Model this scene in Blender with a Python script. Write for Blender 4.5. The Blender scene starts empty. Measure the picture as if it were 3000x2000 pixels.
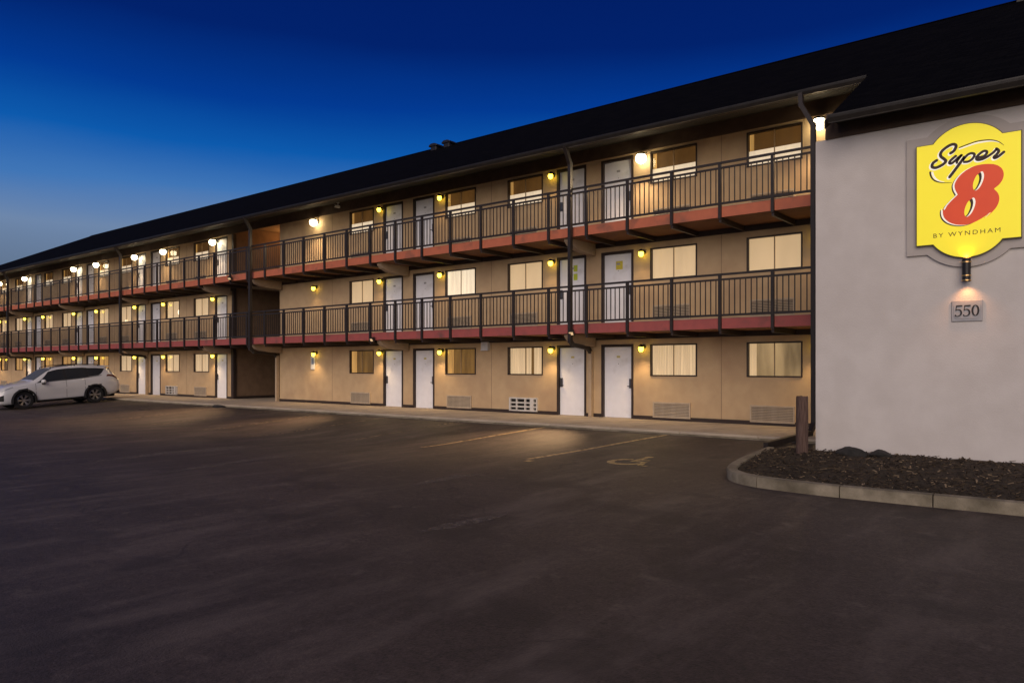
import bpy, bmesh, math, random
from mathutils import Matrix, Vector
random.seed(7)
R = math.radians
sc = bpy.context.scene
COL = sc.collection
H = 1.62                       # camera height above the parking lot

# ------------------------------------------------------------------ camera
cd = bpy.data.cameras.new('camera'); cam = bpy.data.objects.new('camera', cd); COL.objects.link(cam)
cd.lens = 26.4; cd.sensor_width = 36; cd.shift_y = 73/3000; cd.clip_end = 2000
cam.location = (0, -18.76, H); cam.rotation_euler = (R(90), 0, R(38.756)); sc.camera = cam

# ------------------------------------------------------------------ sky, sun, exposure
w = bpy.data.worlds.new('World'); sc.world = w; w.use_nodes = True
nt = w.node_tree; nt.nodes.clear()
sky = nt.nodes.new('ShaderNodeTexSky'); sky.sky_type = 'NISHITA'; sky.sun_disc = False
sky.sun_elevation = R(-3.0); sky.sun_rotation = R(215); sky.altitude = 200
sky.air_density = 1.0; sky.dust_density = 0.3; sky.ozone_density = 6.0
tc = nt.nodes.new('ShaderNodeTexCoord'); sep = nt.nodes.new('ShaderNodeSeparateXYZ')
rampz = nt.nodes.new('ShaderNodeValToRGB')      # dusk colour by elevation, the same all round
el = rampz.color_ramp.elements
el[0].position = 0.0; el[0].color = (0.045, 0.075, 0.13, 1)
el[1].position = 1.0; el[1].color = (0.0002, 0.005, 0.06, 1)
for p, c in ((0.10, (0.088, 0.126, 0.190, 1)), (0.165, (0.122, 0.190, 0.315, 1)), (0.215, (0.040, 0.140, 0.365, 1)), (0.265, (0.003, 0.080, 0.325, 1)),
             (0.32, (0.0004, 0.033, 0.225, 1)), (0.39, (0.0002, 0.0125, 0.118, 1)), (0.52, (0.0002, 0.008, 0.085, 1))):
    e = el.new(p); e.color = c
mixs = nt.nodes.new('ShaderNodeMix'); mixs.data_type = 'RGBA'; mixs.blend_type = 'ADD'; mixs.inputs[0].default_value = 1.0
nsc = nt.nodes.new('ShaderNodeVectorMath'); nsc.operation = 'SCALE'; nsc.inputs[3].default_value = 0.03
bg = nt.nodes.new('ShaderNodeBackground'); wo = nt.nodes.new('ShaderNodeOutputWorld')
hz = nt.nodes.new('ShaderNodeTexNoise'); hz.inputs['Scale'].default_value = 2.2; hz.inputs['Detail'].default_value = 5     # faint uneven haze
hm = nt.nodes.new('ShaderNodeMapping'); hm.inputs['Scale'].default_value = (1, 1, 5)
nt.links.new(tc.outputs['Generated'], hm.inputs[0]); nt.links.new(hm.outputs[0], hz.inputs['Vector'])
hs = nt.nodes.new('ShaderNodeMath'); hs.operation = 'MULTIPLY_ADD'; hs.inputs[1].default_value = 0.034; hs.inputs[2].default_value = -0.017
ha = nt.nodes.new('ShaderNodeMath'); ha.operation = 'ADD'
nt.links.new(hz.outputs[0], hs.inputs[0]); nt.links.new(hs.outputs[0], ha.inputs[1])
nt.links.new(tc.outputs['Generated'], sep.inputs[0]); nt.links.new(sep.outputs[2], ha.inputs[0]); nt.links.new(ha.outputs[0], rampz.inputs[0])
nt.links.new(sky.outputs[0], nsc.inputs[0]); nt.links.new(nsc.outputs[0], mixs.inputs[7])
nt.links.new(rampz.outputs[0], mixs.inputs[6]); nt.links.new(mixs.outputs[2], bg.inputs[0])
bg.inputs[1].default_value = 1.0
nt.links.new(bg.outputs[0], wo.inputs[0])

sd = bpy.data.lights.new('sun', 'SUN'); sun = bpy.data.objects.new('sun', sd); COL.objects.link(sun)
sd.energy = 1.75; sd.angle = R(55); sd.color = (1.0, 0.84, 0.70)
sun.location = (20, -40, 30)
sun.rotation_euler = Vector((-0.35, 0.86, -0.36)).to_track_quat('-Z', 'Y').to_euler()
vs = sc.view_settings; vs.view_transform = 'Standard'; vs.look = 'None'; vs.exposure = 0.35; vs.gamma = 1.0
vs.use_curve_mapping = False

# ------------------------------------------------------------------ helpers
WM = {}
def place(o, world, parent=None):
    WM[o.name] = world
    if parent is not None:
        o.parent = parent; o.matrix_basis = WM[parent.name].inverted() @ world
    else:
        o.matrix_basis = world
def tag(o, label=None, cat=None, group=None, kind=None):
    if label: o['label'] = label
    if cat: o['category'] = cat
    if group: o['group'] = group
    if kind: o['kind'] = kind
    return o
def empty(name, loc, rz=0.0):
    o = bpy.data.objects.new(name, None); o.empty_display_size = 0.2; COL.objects.link(o)
    place(o, Matrix.Translation(loc) @ Matrix.Rotation(rz, 4, 'Z')); return o
def obj(name, me, mat=None, parent=None, loc=(0, 0, 0), rot=None):
    if isinstance(me, MB): me = me.mesh(name)
    if mat is not None and len(me.materials) == 0:
        for m in (mat if isinstance(mat, (list, tuple)) else [mat]): me.materials.append(m)
    o = bpy.data.objects.new(name, me); COL.objects.link(o)
    M = Matrix.Translation(loc)
    if rot is not None: M = M @ rot
    place(o, M, parent); return o
class MB:
    def __init__(s): s.v = []; s.f = []; s.m = []; s.smooth = False
    def face(s, pts, mi=0):
        n = len(s.v); s.v += [tuple(p) for p in pts]; s.f.append(tuple(range(n, n+len(pts)))); s.m.append(mi); return s
    def box(s, x0, x1, y0, y1, z0, z1, mi=0):
        n = len(s.v)
        s.v += [(x0,y0,z0),(x1,y0,z0),(x1,y1,z0),(x0,y1,z0),(x0,y0,z1),(x1,y0,z1),(x1,y1,z1),(x0,y1,z1)]
        for q in ((0,3,2,1),(4,5,6,7),(0,1,5,4),(1,2,6,5),(2,3,7,6),(3,0,4,7)):
            s.f.append(tuple(n+i for i in q)); s.m.append(mi)
        return s
    def prism(s, poly, axis, a, b, mi=0):
        # poly = 2-D points, extruded along axis from a to b ; axis 0:x (pts y,z) 1:y (pts x,z) 2:z (pts x,y)
        def P(p, t):
            return (t, p[0], p[1]) if axis == 0 else ((p[0], t, p[1]) if axis == 1 else (p[0], p[1], t))
        n = len(s.v); k = len(poly)
        s.v += [P(p, a) for p in poly] + [P(p, b) for p in poly]
        s.f.append(tuple(n+i for i in range(k))); s.m.append(mi)
        s.f.append(tuple(n+k+i for i in reversed(range(k)))); s.m.append(mi)
        for i in range(k):
            j = (i+1) % k
            s.f.append((n+i, n+k+i, n+k+j, n+j)); s.m.append(mi)
        return s
    def bar(s, p, q, w, d=None, up=(0, 0, 1), mi=0):
        d = d or w; p = Vector(p); q = Vector(q); t = (q-p).normalized(); u = Vector(up)
        if abs(t.dot(u)) > .95: u = Vector((0, 1, 0))
        a = t.cross(u).normalized()*w/2; b = t.cross(a).normalized()*d/2
        n = len(s.v)
        for c in (p, q): s.v += [tuple(c+a+b), tuple(c-a+b), tuple(c-a-b), tuple(c+a-b)]
        for f in ((0,1,2,3),(7,6,5,4),(0,4,5,1),(1,5,6,2),(2,6,7,3),(3,7,4,0)):
            s.f.append(tuple(n+i for i in f)); s.m.append(mi)
        return s
    def lathe(s, prof, seg=16, c=(0, 0, 0), axis=2, mi=0):
        n = len(s.v); k = len(prof)
        for i in range(seg):
            a = 2*math.pi*i/seg
            for r, h in prof:
                x, y = r*math.cos(a), r*math.sin(a)
                p = (x, y, h) if axis == 2 else ((h, x, y) if axis == 0 else (x, h, y))
                s.v.append((c[0]+p[0], c[1]+p[1], c[2]+p[2]))
        for i in range(seg):
            j = (i+1) % seg
            for q in range(k-1):
                s.f.append((n+i*k+q, n+j*k+q, n+j*k+q+1, n+i*k+q+1)); s.m.append(mi)
        return s
    def mesh(s, name):
        me = bpy.data.meshes.new(name); me.from_pydata(s.v, [], s.f)
        me.polygons.foreach_set('material_index', s.m)
        bm = bmesh.new(); bm.from_mesh(me); bmesh.ops.remove_doubles(bm, verts=bm.verts, dist=1e-5)
        bmesh.ops.recalc_face_normals(bm, faces=bm.faces); bm.to_mesh(me); bm.free()
        if s.smooth: me.polygons.foreach_set('use_smooth', [True]*len(me.polygons))
        me.update(); return me
def smooth_by_angle(me, ang=0.6):
    me.polygons.foreach_set('use_smooth', [True]*len(me.polygons))
    bm = bmesh.new(); bm.from_mesh(me)
    for e in bm.edges:
        if len(e.link_faces) == 2 and e.calc_face_angle(0) > ang: e.smooth = False
    bm.to_mesh(me); bm.free(); me.update(); return me
def bevel(me, off=0.01, seg=1):
    bm = bmesh.new(); bm.from_mesh(me)
    bmesh.ops.bevel(bm, geom=list(bm.edges), offset=off, segments=seg, affect='EDGES', profile=0.6)
    bm.to_mesh(me); bm.free(); me.update(); return me

# ------------------------------------------------------------------ materials
def mat(name, col, rough=0.7, col2=None, scale=4.0, detail=4.0, bump=0.0, bscale=60.0, metal=0.0, spec=0.35,
        emit=None, estr=0.0, lo=0.35, hi=0.65, stretch=None, dirt=None, sheen=0.0):
    m = bpy.data.materials.new(name); m.use_nodes = True; t = m.node_tree; b = t.nodes['Principled BSDF']
    b.inputs['Base Color'].default_value = (*col, 1); b.inputs['Roughness'].default_value = rough
    b.inputs['Metallic'].default_value = metal; b.inputs['Specular IOR Level'].default_value = spec
    co = t.nodes.new('ShaderNodeTexCoord'); src = co.outputs['Object']
    if stretch:
        mp = t.nodes.new('ShaderNodeMapping'); mp.inputs['Scale'].default_value = stretch
        t.links.new(src, mp.inputs[0]); src = mp.outputs[0]
    if col2 is not None:
        n = t.nodes.new('ShaderNodeTexNoise'); n.inputs['Scale'].default_value = scale; n.inputs['Detail'].default_value = detail
        r = t.nodes.new('ShaderNodeValToRGB'); r.color_ramp.elements[0].position = lo; r.color_ramp.elements[1].position = hi
        r.color_ramp.elements[0].color = (*col, 1); r.color_ramp.elements[1].color = (*col2, 1)
        t.links.new(src, n.inputs['Vector']); t.links.new(n.outputs[0], r.inputs[0]); outc = r.outputs[0]
        if dirt is not None:      # second, larger stain layer
            n2 = t.nodes.new('ShaderNodeTexNoise'); n2.inputs['Scale'].default_value = dirt[1]; n2.inputs['Detail'].default_value = 6
            r2 = t.nodes.new('ShaderNodeValToRGB'); r2.color_ramp.elements[0].position = dirt[2]; r2.color_ramp.elements[1].position = dirt[3]
            mx = t.nodes.new('ShaderNodeMix'); mx.data_type = 'RGBA'; mx.inputs[7].default_value = (*dirt[0], 1)
            t.links.new(co.outputs['Object'], n2.inputs['Vector']); t.links.new(n2.outputs[0], r2.inputs[0]); t.links.new(r2.outputs[0], mx.inputs[0])
            t.links.new(outc, mx.inputs[6]); outc = mx.outputs[2]
        t.links.new(outc, b.inputs['Base Color'])
    if bump:
        n3 = t.nodes.new('ShaderNodeTexNoise'); n3.inputs['Scale'].default_value = bscale; n3.inputs['Detail'].default_value = 5
        bp = t.nodes.new('ShaderNodeBump'); bp.inputs['Strength'].default_value = bump; bp.inputs['Distance'].default_value = 0.02
        t.links.new(src, n3.inputs['Vector']); t.links.new(n3.outputs[0], bp.inputs['Height']); t.links.new(bp.outputs[0], b.inputs['Normal'])
    if emit is not None:
        b.inputs['Emission Color'].default_value = (*emit, 1); b.inputs['Emission Strength'].default_value = estr
    return m
M = {}
M['stucco'] = mat('beige_stucco', (0.54, 0.385, 0.225), 0.85, (0.49, 0.345, 0.20), 3.0, 6, 0.3, 90, dirt=((0.38, 0.25, 0.15), 0.7, 0.5, 0.8))
M['wing'] = mat('pale_stucco', (0.62, 0.575, 0.545), 0.85, (0.57, 0.525, 0.495), 2.5, 8, 0.35, 90, dirt=((0.52, 0.47, 0.44), 0.45, 0.48, 0.85))
M['panel'] = mat('pale_stucco_panel', (0.47, 0.425, 0.395), 0.85, (0.44, 0.395, 0.365), 2.5, 6, 0.2, 130)
M['brown'] = mat('dark_brown_paint', (0.040, 0.026, 0.021), 0.5, (0.032, 0.021, 0.017), 6)
M['rail'] = mat('brown_metal', (0.030, 0.023, 0.020), 0.45, (0.024, 0.018, 0.016), 8)
M['soffit'] = mat('brown_soffit', (0.013, 0.010, 0.008), 0.85, (0.008, 0.006, 0.005), 5, 4, 0.3, 30, stretch=(8, 1, 1))
M['frieze'] = mat('brown_frieze', (0.085, 0.052, 0.034), 0.8, (0.065, 0.040, 0.026), 4, 4, 0.2, 30)
M['under'] = mat('slab_underside', (0.25, 0.115, 0.055), 0.85, (0.20, 0.09, 0.045), 3)  # brown underside, base turned orange to carry the glow of lamps below
M['fas2'] = mat('red_fascia_paint', (0.36, 0.085, 0.075), 0.6, (0.31, 0.078, 0.072), 5, 5, dirt=((0.16, 0.07, 0.06), 2.0, 0.55, 0.75))
M['fas3'] = mat('lamp_tinted_fascia_paint', (0.50, 0.145, 0.075), 0.6, (0.44, 0.13, 0.07), 5, 5, dirt=((0.2, 0.09, 0.06), 2.0, 0.55, 0.75))  # same red paint as fas2, with orange lamp light put into the colour
M['door'] = mat('white_door_paint', (0.82, 0.81, 0.84), 0.45, (0.78, 0.77, 0.80), 5, 5, dirt=((0.50, 0.47, 0.45), 1.6, 0.58, 0.85))
M['concrete'] = mat('walkway_concrete', (0.50, 0.41, 0.31), 0.9, (0.42, 0.345, 0.26), 2.2, 8, 0.4, 50, dirt=((0.20, 0.165, 0.14), 0.9, 0.48, 0.75))
M['kerb'] = mat('kerb_concrete', (0.30, 0.255, 0.185), 0.9, (0.21, 0.178, 0.125), 7, 8, 0.6, 60, dirt=((0.12, 0.10, 0.068), 2.6, 0.42, 0.72))
M['corbel'] = mat('painted_beam', (0.40, 0.30, 0.205), 0.8, (0.36, 0.27, 0.185), 5, 5)
M['beigepipe'] = mat('beige_downpipe', (0.47, 0.35, 0.23), 0.6, (0.42, 0.31, 0.2), 6)
M['gutter'] = mat('brown_gutter', (0.022, 0.018, 0.015), 0.4, (0.016, 0.013, 0.011), 6)
M['lockm'] = mat('lock_metal', (0.16, 0.15, 0.15), 0.35, metal=0.8)
M['plate'] = mat('number_plate', (0.55, 0.47, 0.18), 0.5)
M['platew'] = mat('grey_number', (0.33, 0.32, 0.33), 0.5)
M['sticker'] = mat('yellow_sticker', (0.70, 0.58, 0.06), 0.6, (0.52, 0.43, 0.05), 30)
M['stickerg'] = mat('green_yellow_sticker', (0.50, 0.58, 0.04), 0.6, (0.42, 0.5, 0.05), 30)
M['grille'] = mat('beige_grille', (0.50, 0.40, 0.29), 0.6, (0.43, 0.34, 0.24), 8)
M['acwhite'] = mat('white_ac_plastic', (0.60, 0.57, 0.53), 0.5, (0.5, 0.47, 0.43), 8)
M['dark'] = mat('dark_void', (0.012, 0.010, 0.009), 0.9)
M['black'] = mat('black_metal', (0.02, 0.017, 0.016), 0.4)
M['brass'] = mat('brass_ring', (0.7, 0.42, 0.16), 0.3, metal=0.9)
M['white'] = mat('white_plastic', (0.68, 0.68, 0.69), 0.5, (0.6, 0.6, 0.61), 9)
M['plaque'] = mat('grey_plaque', (0.40, 0.39, 0.40), 0.6, (0.35, 0.34, 0.35), 8)
M['noticeb'] = mat('blue_grey_print', (0.20, 0.24, 0.34), 0.5)
M['numblack'] = mat('black_numerals', (0.018, 0.016, 0.018), 0.4)
M['wood'] = mat('weathered_post_wood', (0.15, 0.095, 0.075), 0.9, (0.085, 0.050, 0.040), 7, 8, 0.9, 25, stretch=(6, 6, 0.7))
M['rock'] = mat('dark_rock', (0.040, 0.036, 0.034), 0.85, (0.020, 0.019, 0.018), 6, 8, 0.9, 18)
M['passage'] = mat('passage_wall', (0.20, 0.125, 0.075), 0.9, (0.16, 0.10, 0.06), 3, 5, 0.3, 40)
M['bulb_y'] = mat('yellow_lamp_glass', (0.8, 0.6, 0.1), 0.4, emit=(1.0, 0.74, 0.055), estr=6.0)
M['bulb_w'] = mat('white_lamp_glass', (0.9, 0.85, 0.7), 0.4, emit=(1.0, 0.84, 0.52), estr=14.0)
M['bulb_f'] = mat('flood_lens', (0.8, 0.6, 0.35), 0.3, emit=(1.0, 0.66, 0.34), estr=0.35)
M['bulb_o'] = mat('warm_lamp_glass', (0.9, 0.7, 0.4), 0.4, emit=(1.0, 0.60, 0.25), estr=9.0)

def curtain_mat(name, col, strg, fold=0.25, scale=26.0, base=(0.5, 0.40, 0.27)):
    m = bpy.data.materials.new(name); m.use_nodes = True; t = m.node_tree; b = t.nodes['Principled BSDF']
    b.inputs['Base Color'].default_value = (*base, 1); b.inputs['Roughness'].default_value = 0.9
    co = t.nodes.new('ShaderNodeTexCoord'); mp = t.nodes.new('ShaderNodeMapping'); mp.inputs['Scale'].default_value = (scale, scale, 0.6)
    n = t.nodes.new('ShaderNodeTexNoise'); n.inputs['Scale'].default_value = 1.0; n.inputs['Detail'].default_value = 3
    oi = t.nodes.new('ShaderNodeObjectInfo'); ad = t.nodes.new('ShaderNodeVectorMath'); ad.operation = 'ADD'
    t.links.new(co.outputs['Object'], mp.inputs[0]); t.links.new(mp.outputs[0], ad.inputs[0])
    t.links.new(oi.outputs['Location'], ad.inputs[1]); t.links.new(ad.outputs[0], n.inputs['Vector'])
    mr = t.nodes.new('ShaderNodeMapRange'); mr.inputs[1].default_value = 0.3; mr.inputs[2].default_value = 0.7
    mr.inputs[3].default_value = strg*(1-fold); mr.inputs[4].default_value = strg*(1+fold*0.6)
    t.links.new(n.outputs[0], mr.inputs[0]); t.links.new(mr.outputs[0], b.inputs['Emission Strength'])
    b.inputs['Emission Color'].default_value = (*col, 1)
    return m
DKR = (0.07, 0.04, 0.016)
M['cur_cream'] = curtain_mat('lit_cream_blind', (1.0, 0.67, 0.34), 0.38, 0.10, 2.0)
M['cur_pale'] = curtain_mat('lit_pale_curtain', (1.0, 0.69, 0.37), 0.38, 0.36, 24)
M['refl_sky'] = curtain_mat('sky_reflection_glow', (1.0, 0.79, 0.54), 0.52, 0.12, 10)  # glowing cream, paints the bright sky reflected low in the top-floor glass
M['cur_glow'] = curtain_mat('bright_lit_curtain', (1.0, 0.82, 0.58), 0.66, 0.25, 8)
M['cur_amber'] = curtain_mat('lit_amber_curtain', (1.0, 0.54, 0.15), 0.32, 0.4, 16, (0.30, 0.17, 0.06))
M['room_amber'] = curtain_mat('amber_lit_room', (1.0, 0.50, 0.11), 0.12, 0.7, 3.5, DKR)
M['room_dusk'] = curtain_mat('dim_lit_room', (1.0, 0.66, 0.31), 0.25, 0.6, 3.0, DKR)
M['refl_soffit'] = curtain_mat('soffit_reflection_glow', (1.0, 0.44, 0.10), 0.055, 0.45, 3.0, DKR)  # dim amber glow, paints the soffit reflected high in the top-floor glass
def glass_mat():
    m = bpy.data.materials.new('window_glass'); m.use_nodes = True; t = m.node_tree
    for n in list(t.nodes):
        if n.type != 'OUTPUT_MATERIAL': t.nodes.remove(n)
    out = [n for n in t.nodes if n.type == 'OUTPUT_MATERIAL'][0]
    tr = t.nodes.new('ShaderNodeBsdfTransparent'); gl = t.nodes.new('ShaderNodeBsdfGlossy'); gl.inputs['Roughness'].default_value = 0.03
    lw = t.nodes.new('ShaderNodeLayerWeight'); lw.inputs[0].default_value = 0.5; mx = t.nodes.new('ShaderNodeMixShader')
    pw = t.nodes.new('ShaderNodeMath'); pw.operation = 'POWER'; pw.inputs[1].default_value = 5.0
    ma = t.nodes.new('ShaderNodeMath'); ma.operation = 'MULTIPLY_ADD'; ma.inputs[1].default_value = 0.5; ma.inputs[2].default_value = 0.016
    t.links.new(lw.outputs['Facing'], pw.inputs[0]); t.links.new(pw.outputs[0], ma.inputs[0]); t.links.new(ma.outputs[0], mx.inputs[0]); t.links.new(tr.outputs[0], mx.inputs[1]); t.links.new(gl.outputs[0], mx.inputs[2])
    t.links.new(mx.outputs[0], out.inputs[0]); return m
M['glass'] = glass_mat()

def asphalt_mat():
    m = bpy.data.materials.new('asphalt'); m.use_nodes = True; t = m.node_tree; b = t.nodes['Principled BSDF']
    L = t.links.new; co = t.nodes.new('ShaderNodeTexCoord')
    def noise(scale, det, src=None, rough=0.55):
        n = t.nodes.new('ShaderNodeTexNoise'); n.inputs['Scale'].default_value = scale; n.inputs['Detail'].default_value = det
        n.inputs['Roughness'].default_value = rough; L(src or co.outputs['Object'], n.inputs['Vector']); return n.outputs[0]
    def ramp(src, p0, c0, p1, c1):
        r = t.nodes.new('ShaderNodeValToRGB'); r.color_ramp.elements[0].position = p0; r.color_ramp.elements[1].position = p1
        r.color_ramp.elements[0].color = (*c0, 1); r.color_ramp.elements[1].color = (*c1, 1); L(src, r.inputs[0]); return r.outputs[0]
    def mix(f, a, bb, mode='MIX'):
        x = t.nodes.new('ShaderNodeMix'); x.data_type = 'RGBA'; x.blend_type = mode
        if hasattr(f, 'default_value') or not isinstance(f, float): L(f, x.inputs[0])
        else: x.inputs[0].default_value = f
        L(a, x.inputs[6]); L(bb, x.inputs[7]); return x.outputs[2]
    base = ramp(noise(0.5, 7, None, 0.6), 0.34, (0.046, 0.034, 0.030), 0.66, (0.074, 0.055, 0.047))
    grain = ramp(noise(38, 4, None, 0.75), 0.32, (0.50, 0.50, 0.50), 0.70, (1.55, 1.52, 1.48))
    c = mix(1.0, base, grain, 'MULTIPLY')
    mid = ramp(noise(11, 7, None, 0.8), 0.34, (0.62, 0.62, 0.62), 0.68, (1.42, 1.40, 1.38))
    c = mix(1.0, c, mid, 'MULTIPLY')
    mp = t.nodes.new('ShaderNodeMapping'); mp.inputs['Scale'].default_value = (1.5, 0.35, 1.0); mp.inputs['Rotation'].default_value = (0, 0, 0.5)
    L(co.outputs['Object'], mp.inputs[0])
    pale = t.nodes.new('ShaderNodeRGB'); pale.outputs[0].default_value = (0.145, 0.112, 0.094, 1)
    c = mix(ramp(noise(0.9, 8, mp.outputs[0], 0.7), 0.50, (0, 0, 0), 0.66, (0.62, 0.62, 0.62)), c, pale.outputs[0])       # dusty wear
    c = mix(ramp(noise(2.4, 7, None, 0.75), 0.57, (0, 0, 0), 0.67, (0.6, 0.6, 0.6)), c, pale.outputs[0])            # small scuffs
    dk = t.nodes.new('ShaderNodeRGB'); dk.outputs[0].default_value = (0.028, 0.021, 0.018, 1)
    c = mix(ramp(noise(1.1, 5), 0.54, (0, 0, 0), 0.66, (0.6, 0.6, 0.6)), c, dk.outputs[0])                          # oil stains
    # hairline cracks
    dn = t.nodes.new('ShaderNodeTexNoise'); dn.inputs['Scale'].default_value = 1.3; dn.inputs['Detail'].default_value = 5
    L(co.outputs['Object'], dn.inputs['Vector']); va = t.nodes.new('ShaderNodeVectorMath'); va.operation = 'MULTIPLY_ADD'
    va.inputs[1].default_value = (1.2, 1.2, 0.0); L(dn.outputs['Color'], va.inputs[0]); L(co.outputs['Object'], va.inputs[2])
    vo = t.nodes.new('ShaderNodeTexVoronoi'); vo.feature = 'DISTANCE_TO_EDGE'; vo.inputs['Scale'].default_value = 0.32; L(va.outputs[0], vo.inputs['Vector'])
    crack = ramp(vo.outputs['Distance'], 0.0, (1, 1, 1), 0.0055, (0, 0, 0))
    cm = ramp(noise(0.35, 3), 0.50, (0, 0, 0), 0.60, (0.7, 0.7, 0.7)); crack = mix(1.0, crack, cm, 'MULTIPLY')
    bk = t.nodes.new('ShaderNodeRGB'); bk.outputs[0].default_value = (0.015, 0.012, 0.011, 1)
    c = mix(crack, c, bk.outputs[0])
    L(c, b.inputs['Base Color']); b.inputs['Roughness'].default_value = 0.66; b.inputs['Specular IOR Level'].default_value = 0.35
    bp = t.nodes.new('ShaderNodeBump'); bp.inputs['Strength'].default_value = 0.8; bp.inputs['Distance'].default_value = 0.012
    L(noise(60, 4), bp.inputs['Height']); L(bp.outputs[0], b.inputs['Normal'])
    return m
M['asphalt'] = asphalt_mat()
def paint_mat(name, col, cover=0.5):
    m = bpy.data.materials.new(name); m.use_nodes = True; t = m.node_tree; b = t.nodes['Principled BSDF']; L = t.links.new
    b.inputs['Roughness'].default_value = 0.8; b.inputs['Base Color'].default_value = (*col, 1)
    co = t.nodes.new('ShaderNodeTexCoord'); n = t.nodes.new('ShaderNodeTexNoise'); n.inputs['Scale'].default_value = 9; n.inputs['Detail'].default_value = 8
    n.inputs['Roughness'].default_value = 0.7
    r = t.nodes.new('ShaderNodeValToRGB'); r.color_ramp.elements[0].position = 0.62-cover*0.45; r.color_ramp.elements[1].position = 0.80-cover*0.30
    L(co.outputs['Object'], n.inputs['Vector']); L(n.outputs[0], r.inputs[0]); L(r.outputs[0], b.inputs['Alpha']); return m
M['line'] = paint_mat('worn_yellow_line_paint', (0.62, 0.45, 0.22), 0.74)
M['linef'] = paint_mat('faded_line_paint', (0.36, 0.27, 0.17), 0.56)
M['symb'] = paint_mat('worn_symbol_paint', (0.50, 0.37, 0.17), 0.80)
M['smear'] = paint_mat('pale_tyre_scuff', (0.20, 0.16, 0.13), 0.46)
def shingle_mat():
    m = bpy.data.materials.new('dark_shingles'); m.use_nodes = True; t = m.node_tree; b = t.nodes['Principled BSDF']; L = t.links.new
    co = t.nodes.new('ShaderNodeTexCoord'); mp = t.nodes.new('ShaderNodeMapping'); mp.inputs['Rotation'].default_value = (0, 0, 0)
    L(co.outputs['Object'], mp.inputs[0])
    br = t.nodes.new('ShaderNodeTexBrick'); br.inputs['Scale'].default_value = 1.0; br.inputs['Brick Width'].default_value = 0.3
    br.inputs['Row Height'].default_value = 0.125; br.inputs['Mortar Size'].default_value = 0.006
    br.inputs['Color1'].default_value = (0.0030, 0.0028, 0.0028, 1); br.inputs['Color2'].default_value = (0.0060, 0.0056, 0.0054, 1)
    br.inputs['Mortar'].default_value = (0.0015, 0.0015, 0.0015, 1)
    L(mp.outputs[0], br.inputs['Vector']); L(br.outputs[0], b.inputs['Base Color']); b.inputs['Roughness'].default_value = 0.95
    b.inputs['Specular IOR Level'].default_value = 0.03
    bp = t.nodes.new('ShaderNodeBump'); bp.inputs['Strength'].default_value = 0.5; L(br.outputs[1], bp.inputs['Height']); bp.invert = True
    L(bp.outputs[0], b.inputs['Normal']); return m
M['shingle'] = shingle_mat()

# ------------------------------------------------------------------ key levels and stations
F1, F2, F3 = -1.482+H, 1.193+H, 3.868+H
FL = (F1, F2, F3)
WT = 6.40+H
XL, XR = -66.6, -4.12
YW = -5.06                     # front face of the projecting end wall
P0, P1 = -31.35, -27.75        # passage through the building
PAIRS = [(-4.09, 'L'), (-11.97, 'LR'), (-19.86, 'LR'), (-31.60, 'L'), (-39.50, 'LR'), (-47.40, 'LR'), (-55.30, 'LR'), (-63.20, 'LR')]
DOORS, WINS = [], []           # (x0, x1, side)
for c, s in PAIRS:
    if 'R' in s: DOORS.append((c+.26, c+1.33, 1)); WINS.append((c+1.86, c+3.26, 1))
    if 'L' in s: DOORS.append((c-1.33, c-.26, -1)); WINS.append((c-3.26, c-1.86, -1))
def ss(a, b, x):
    t = min(max((x-a)/(b-a), 0), 1); return t*t*(3-2*t)
def gz(x, y):                  # the lot falls away from the walkway on the far side
    d = min(max((-2.95-y)/4.1, 0), 1); wx = 1-ss(-15, -8, x)
    return -1.58-.04*ss(0, 1, d)-.20*d*wx+H

# ------------------------------------------------------------------ ground
def ground():
    xs = [-600, -250, -120, -85]+[-72+i for i in range(0, 90)]+[25, 40, 90, 250, 600]
    ys = [-600, -250, -100, -50, -35, -28]+[-24+0.5*i for i in range(0, 43)]+[-2.6, 0, 15, 40, 120, 300, 600]
    v = [(x, y, gz(max(min(x, 12), -72), max(y, -24))) for y in ys for x in xs]; n = len(xs)
    f = [(j*n+i, j*n+i+1, (j+1)*n+i+1, (j+1)*n+i) for j in range(len(ys)-1) for i in range(n-1)]
    me = bpy.data.meshes.new('parking_lot'); me.from_pydata(v, [], f); me.polygons.foreach_set('use_smooth', [True]*len(f))
    return tag(obj('parking_lot', me, M['asphalt']), kind='structure')
lot = ground()
def ground_strip(name, pts, width, mt, off=0.004):
    # ribbon following a list of (x, y) points, draped on the lot
    m = MB(); L = []; Rr = []
    dense = []
    for (a, b) in zip(pts[:-1], pts[1:]):
        k = max(2, int((Vector(b)-Vector(a)).length/0.4))
        dense += [Vector(a).lerp(Vector(b), i/k) for i in range(k)]
    dense.append(Vector(pts[-1]))
    for i, p in enumerate(dense):
        d = (dense[min(i+1, len(dense)-1)]-dense[max(i-1, 0)]).normalized(); nrm = Vector((-d.y, d.x))
        wv = width if not callable(width) else width(i/(len(dense)-1))
        for s, A in ((1, L), (-1, Rr)):
            q = p+nrm*s*wv/2; A.append((q.x, q.y, gz(q.x, q.y)+off))
    for i in range(len(dense)-1): m.face((L[i], L[i+1], Rr[i+1], Rr[i]))
    return obj(name, m, mt, lot)
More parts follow.
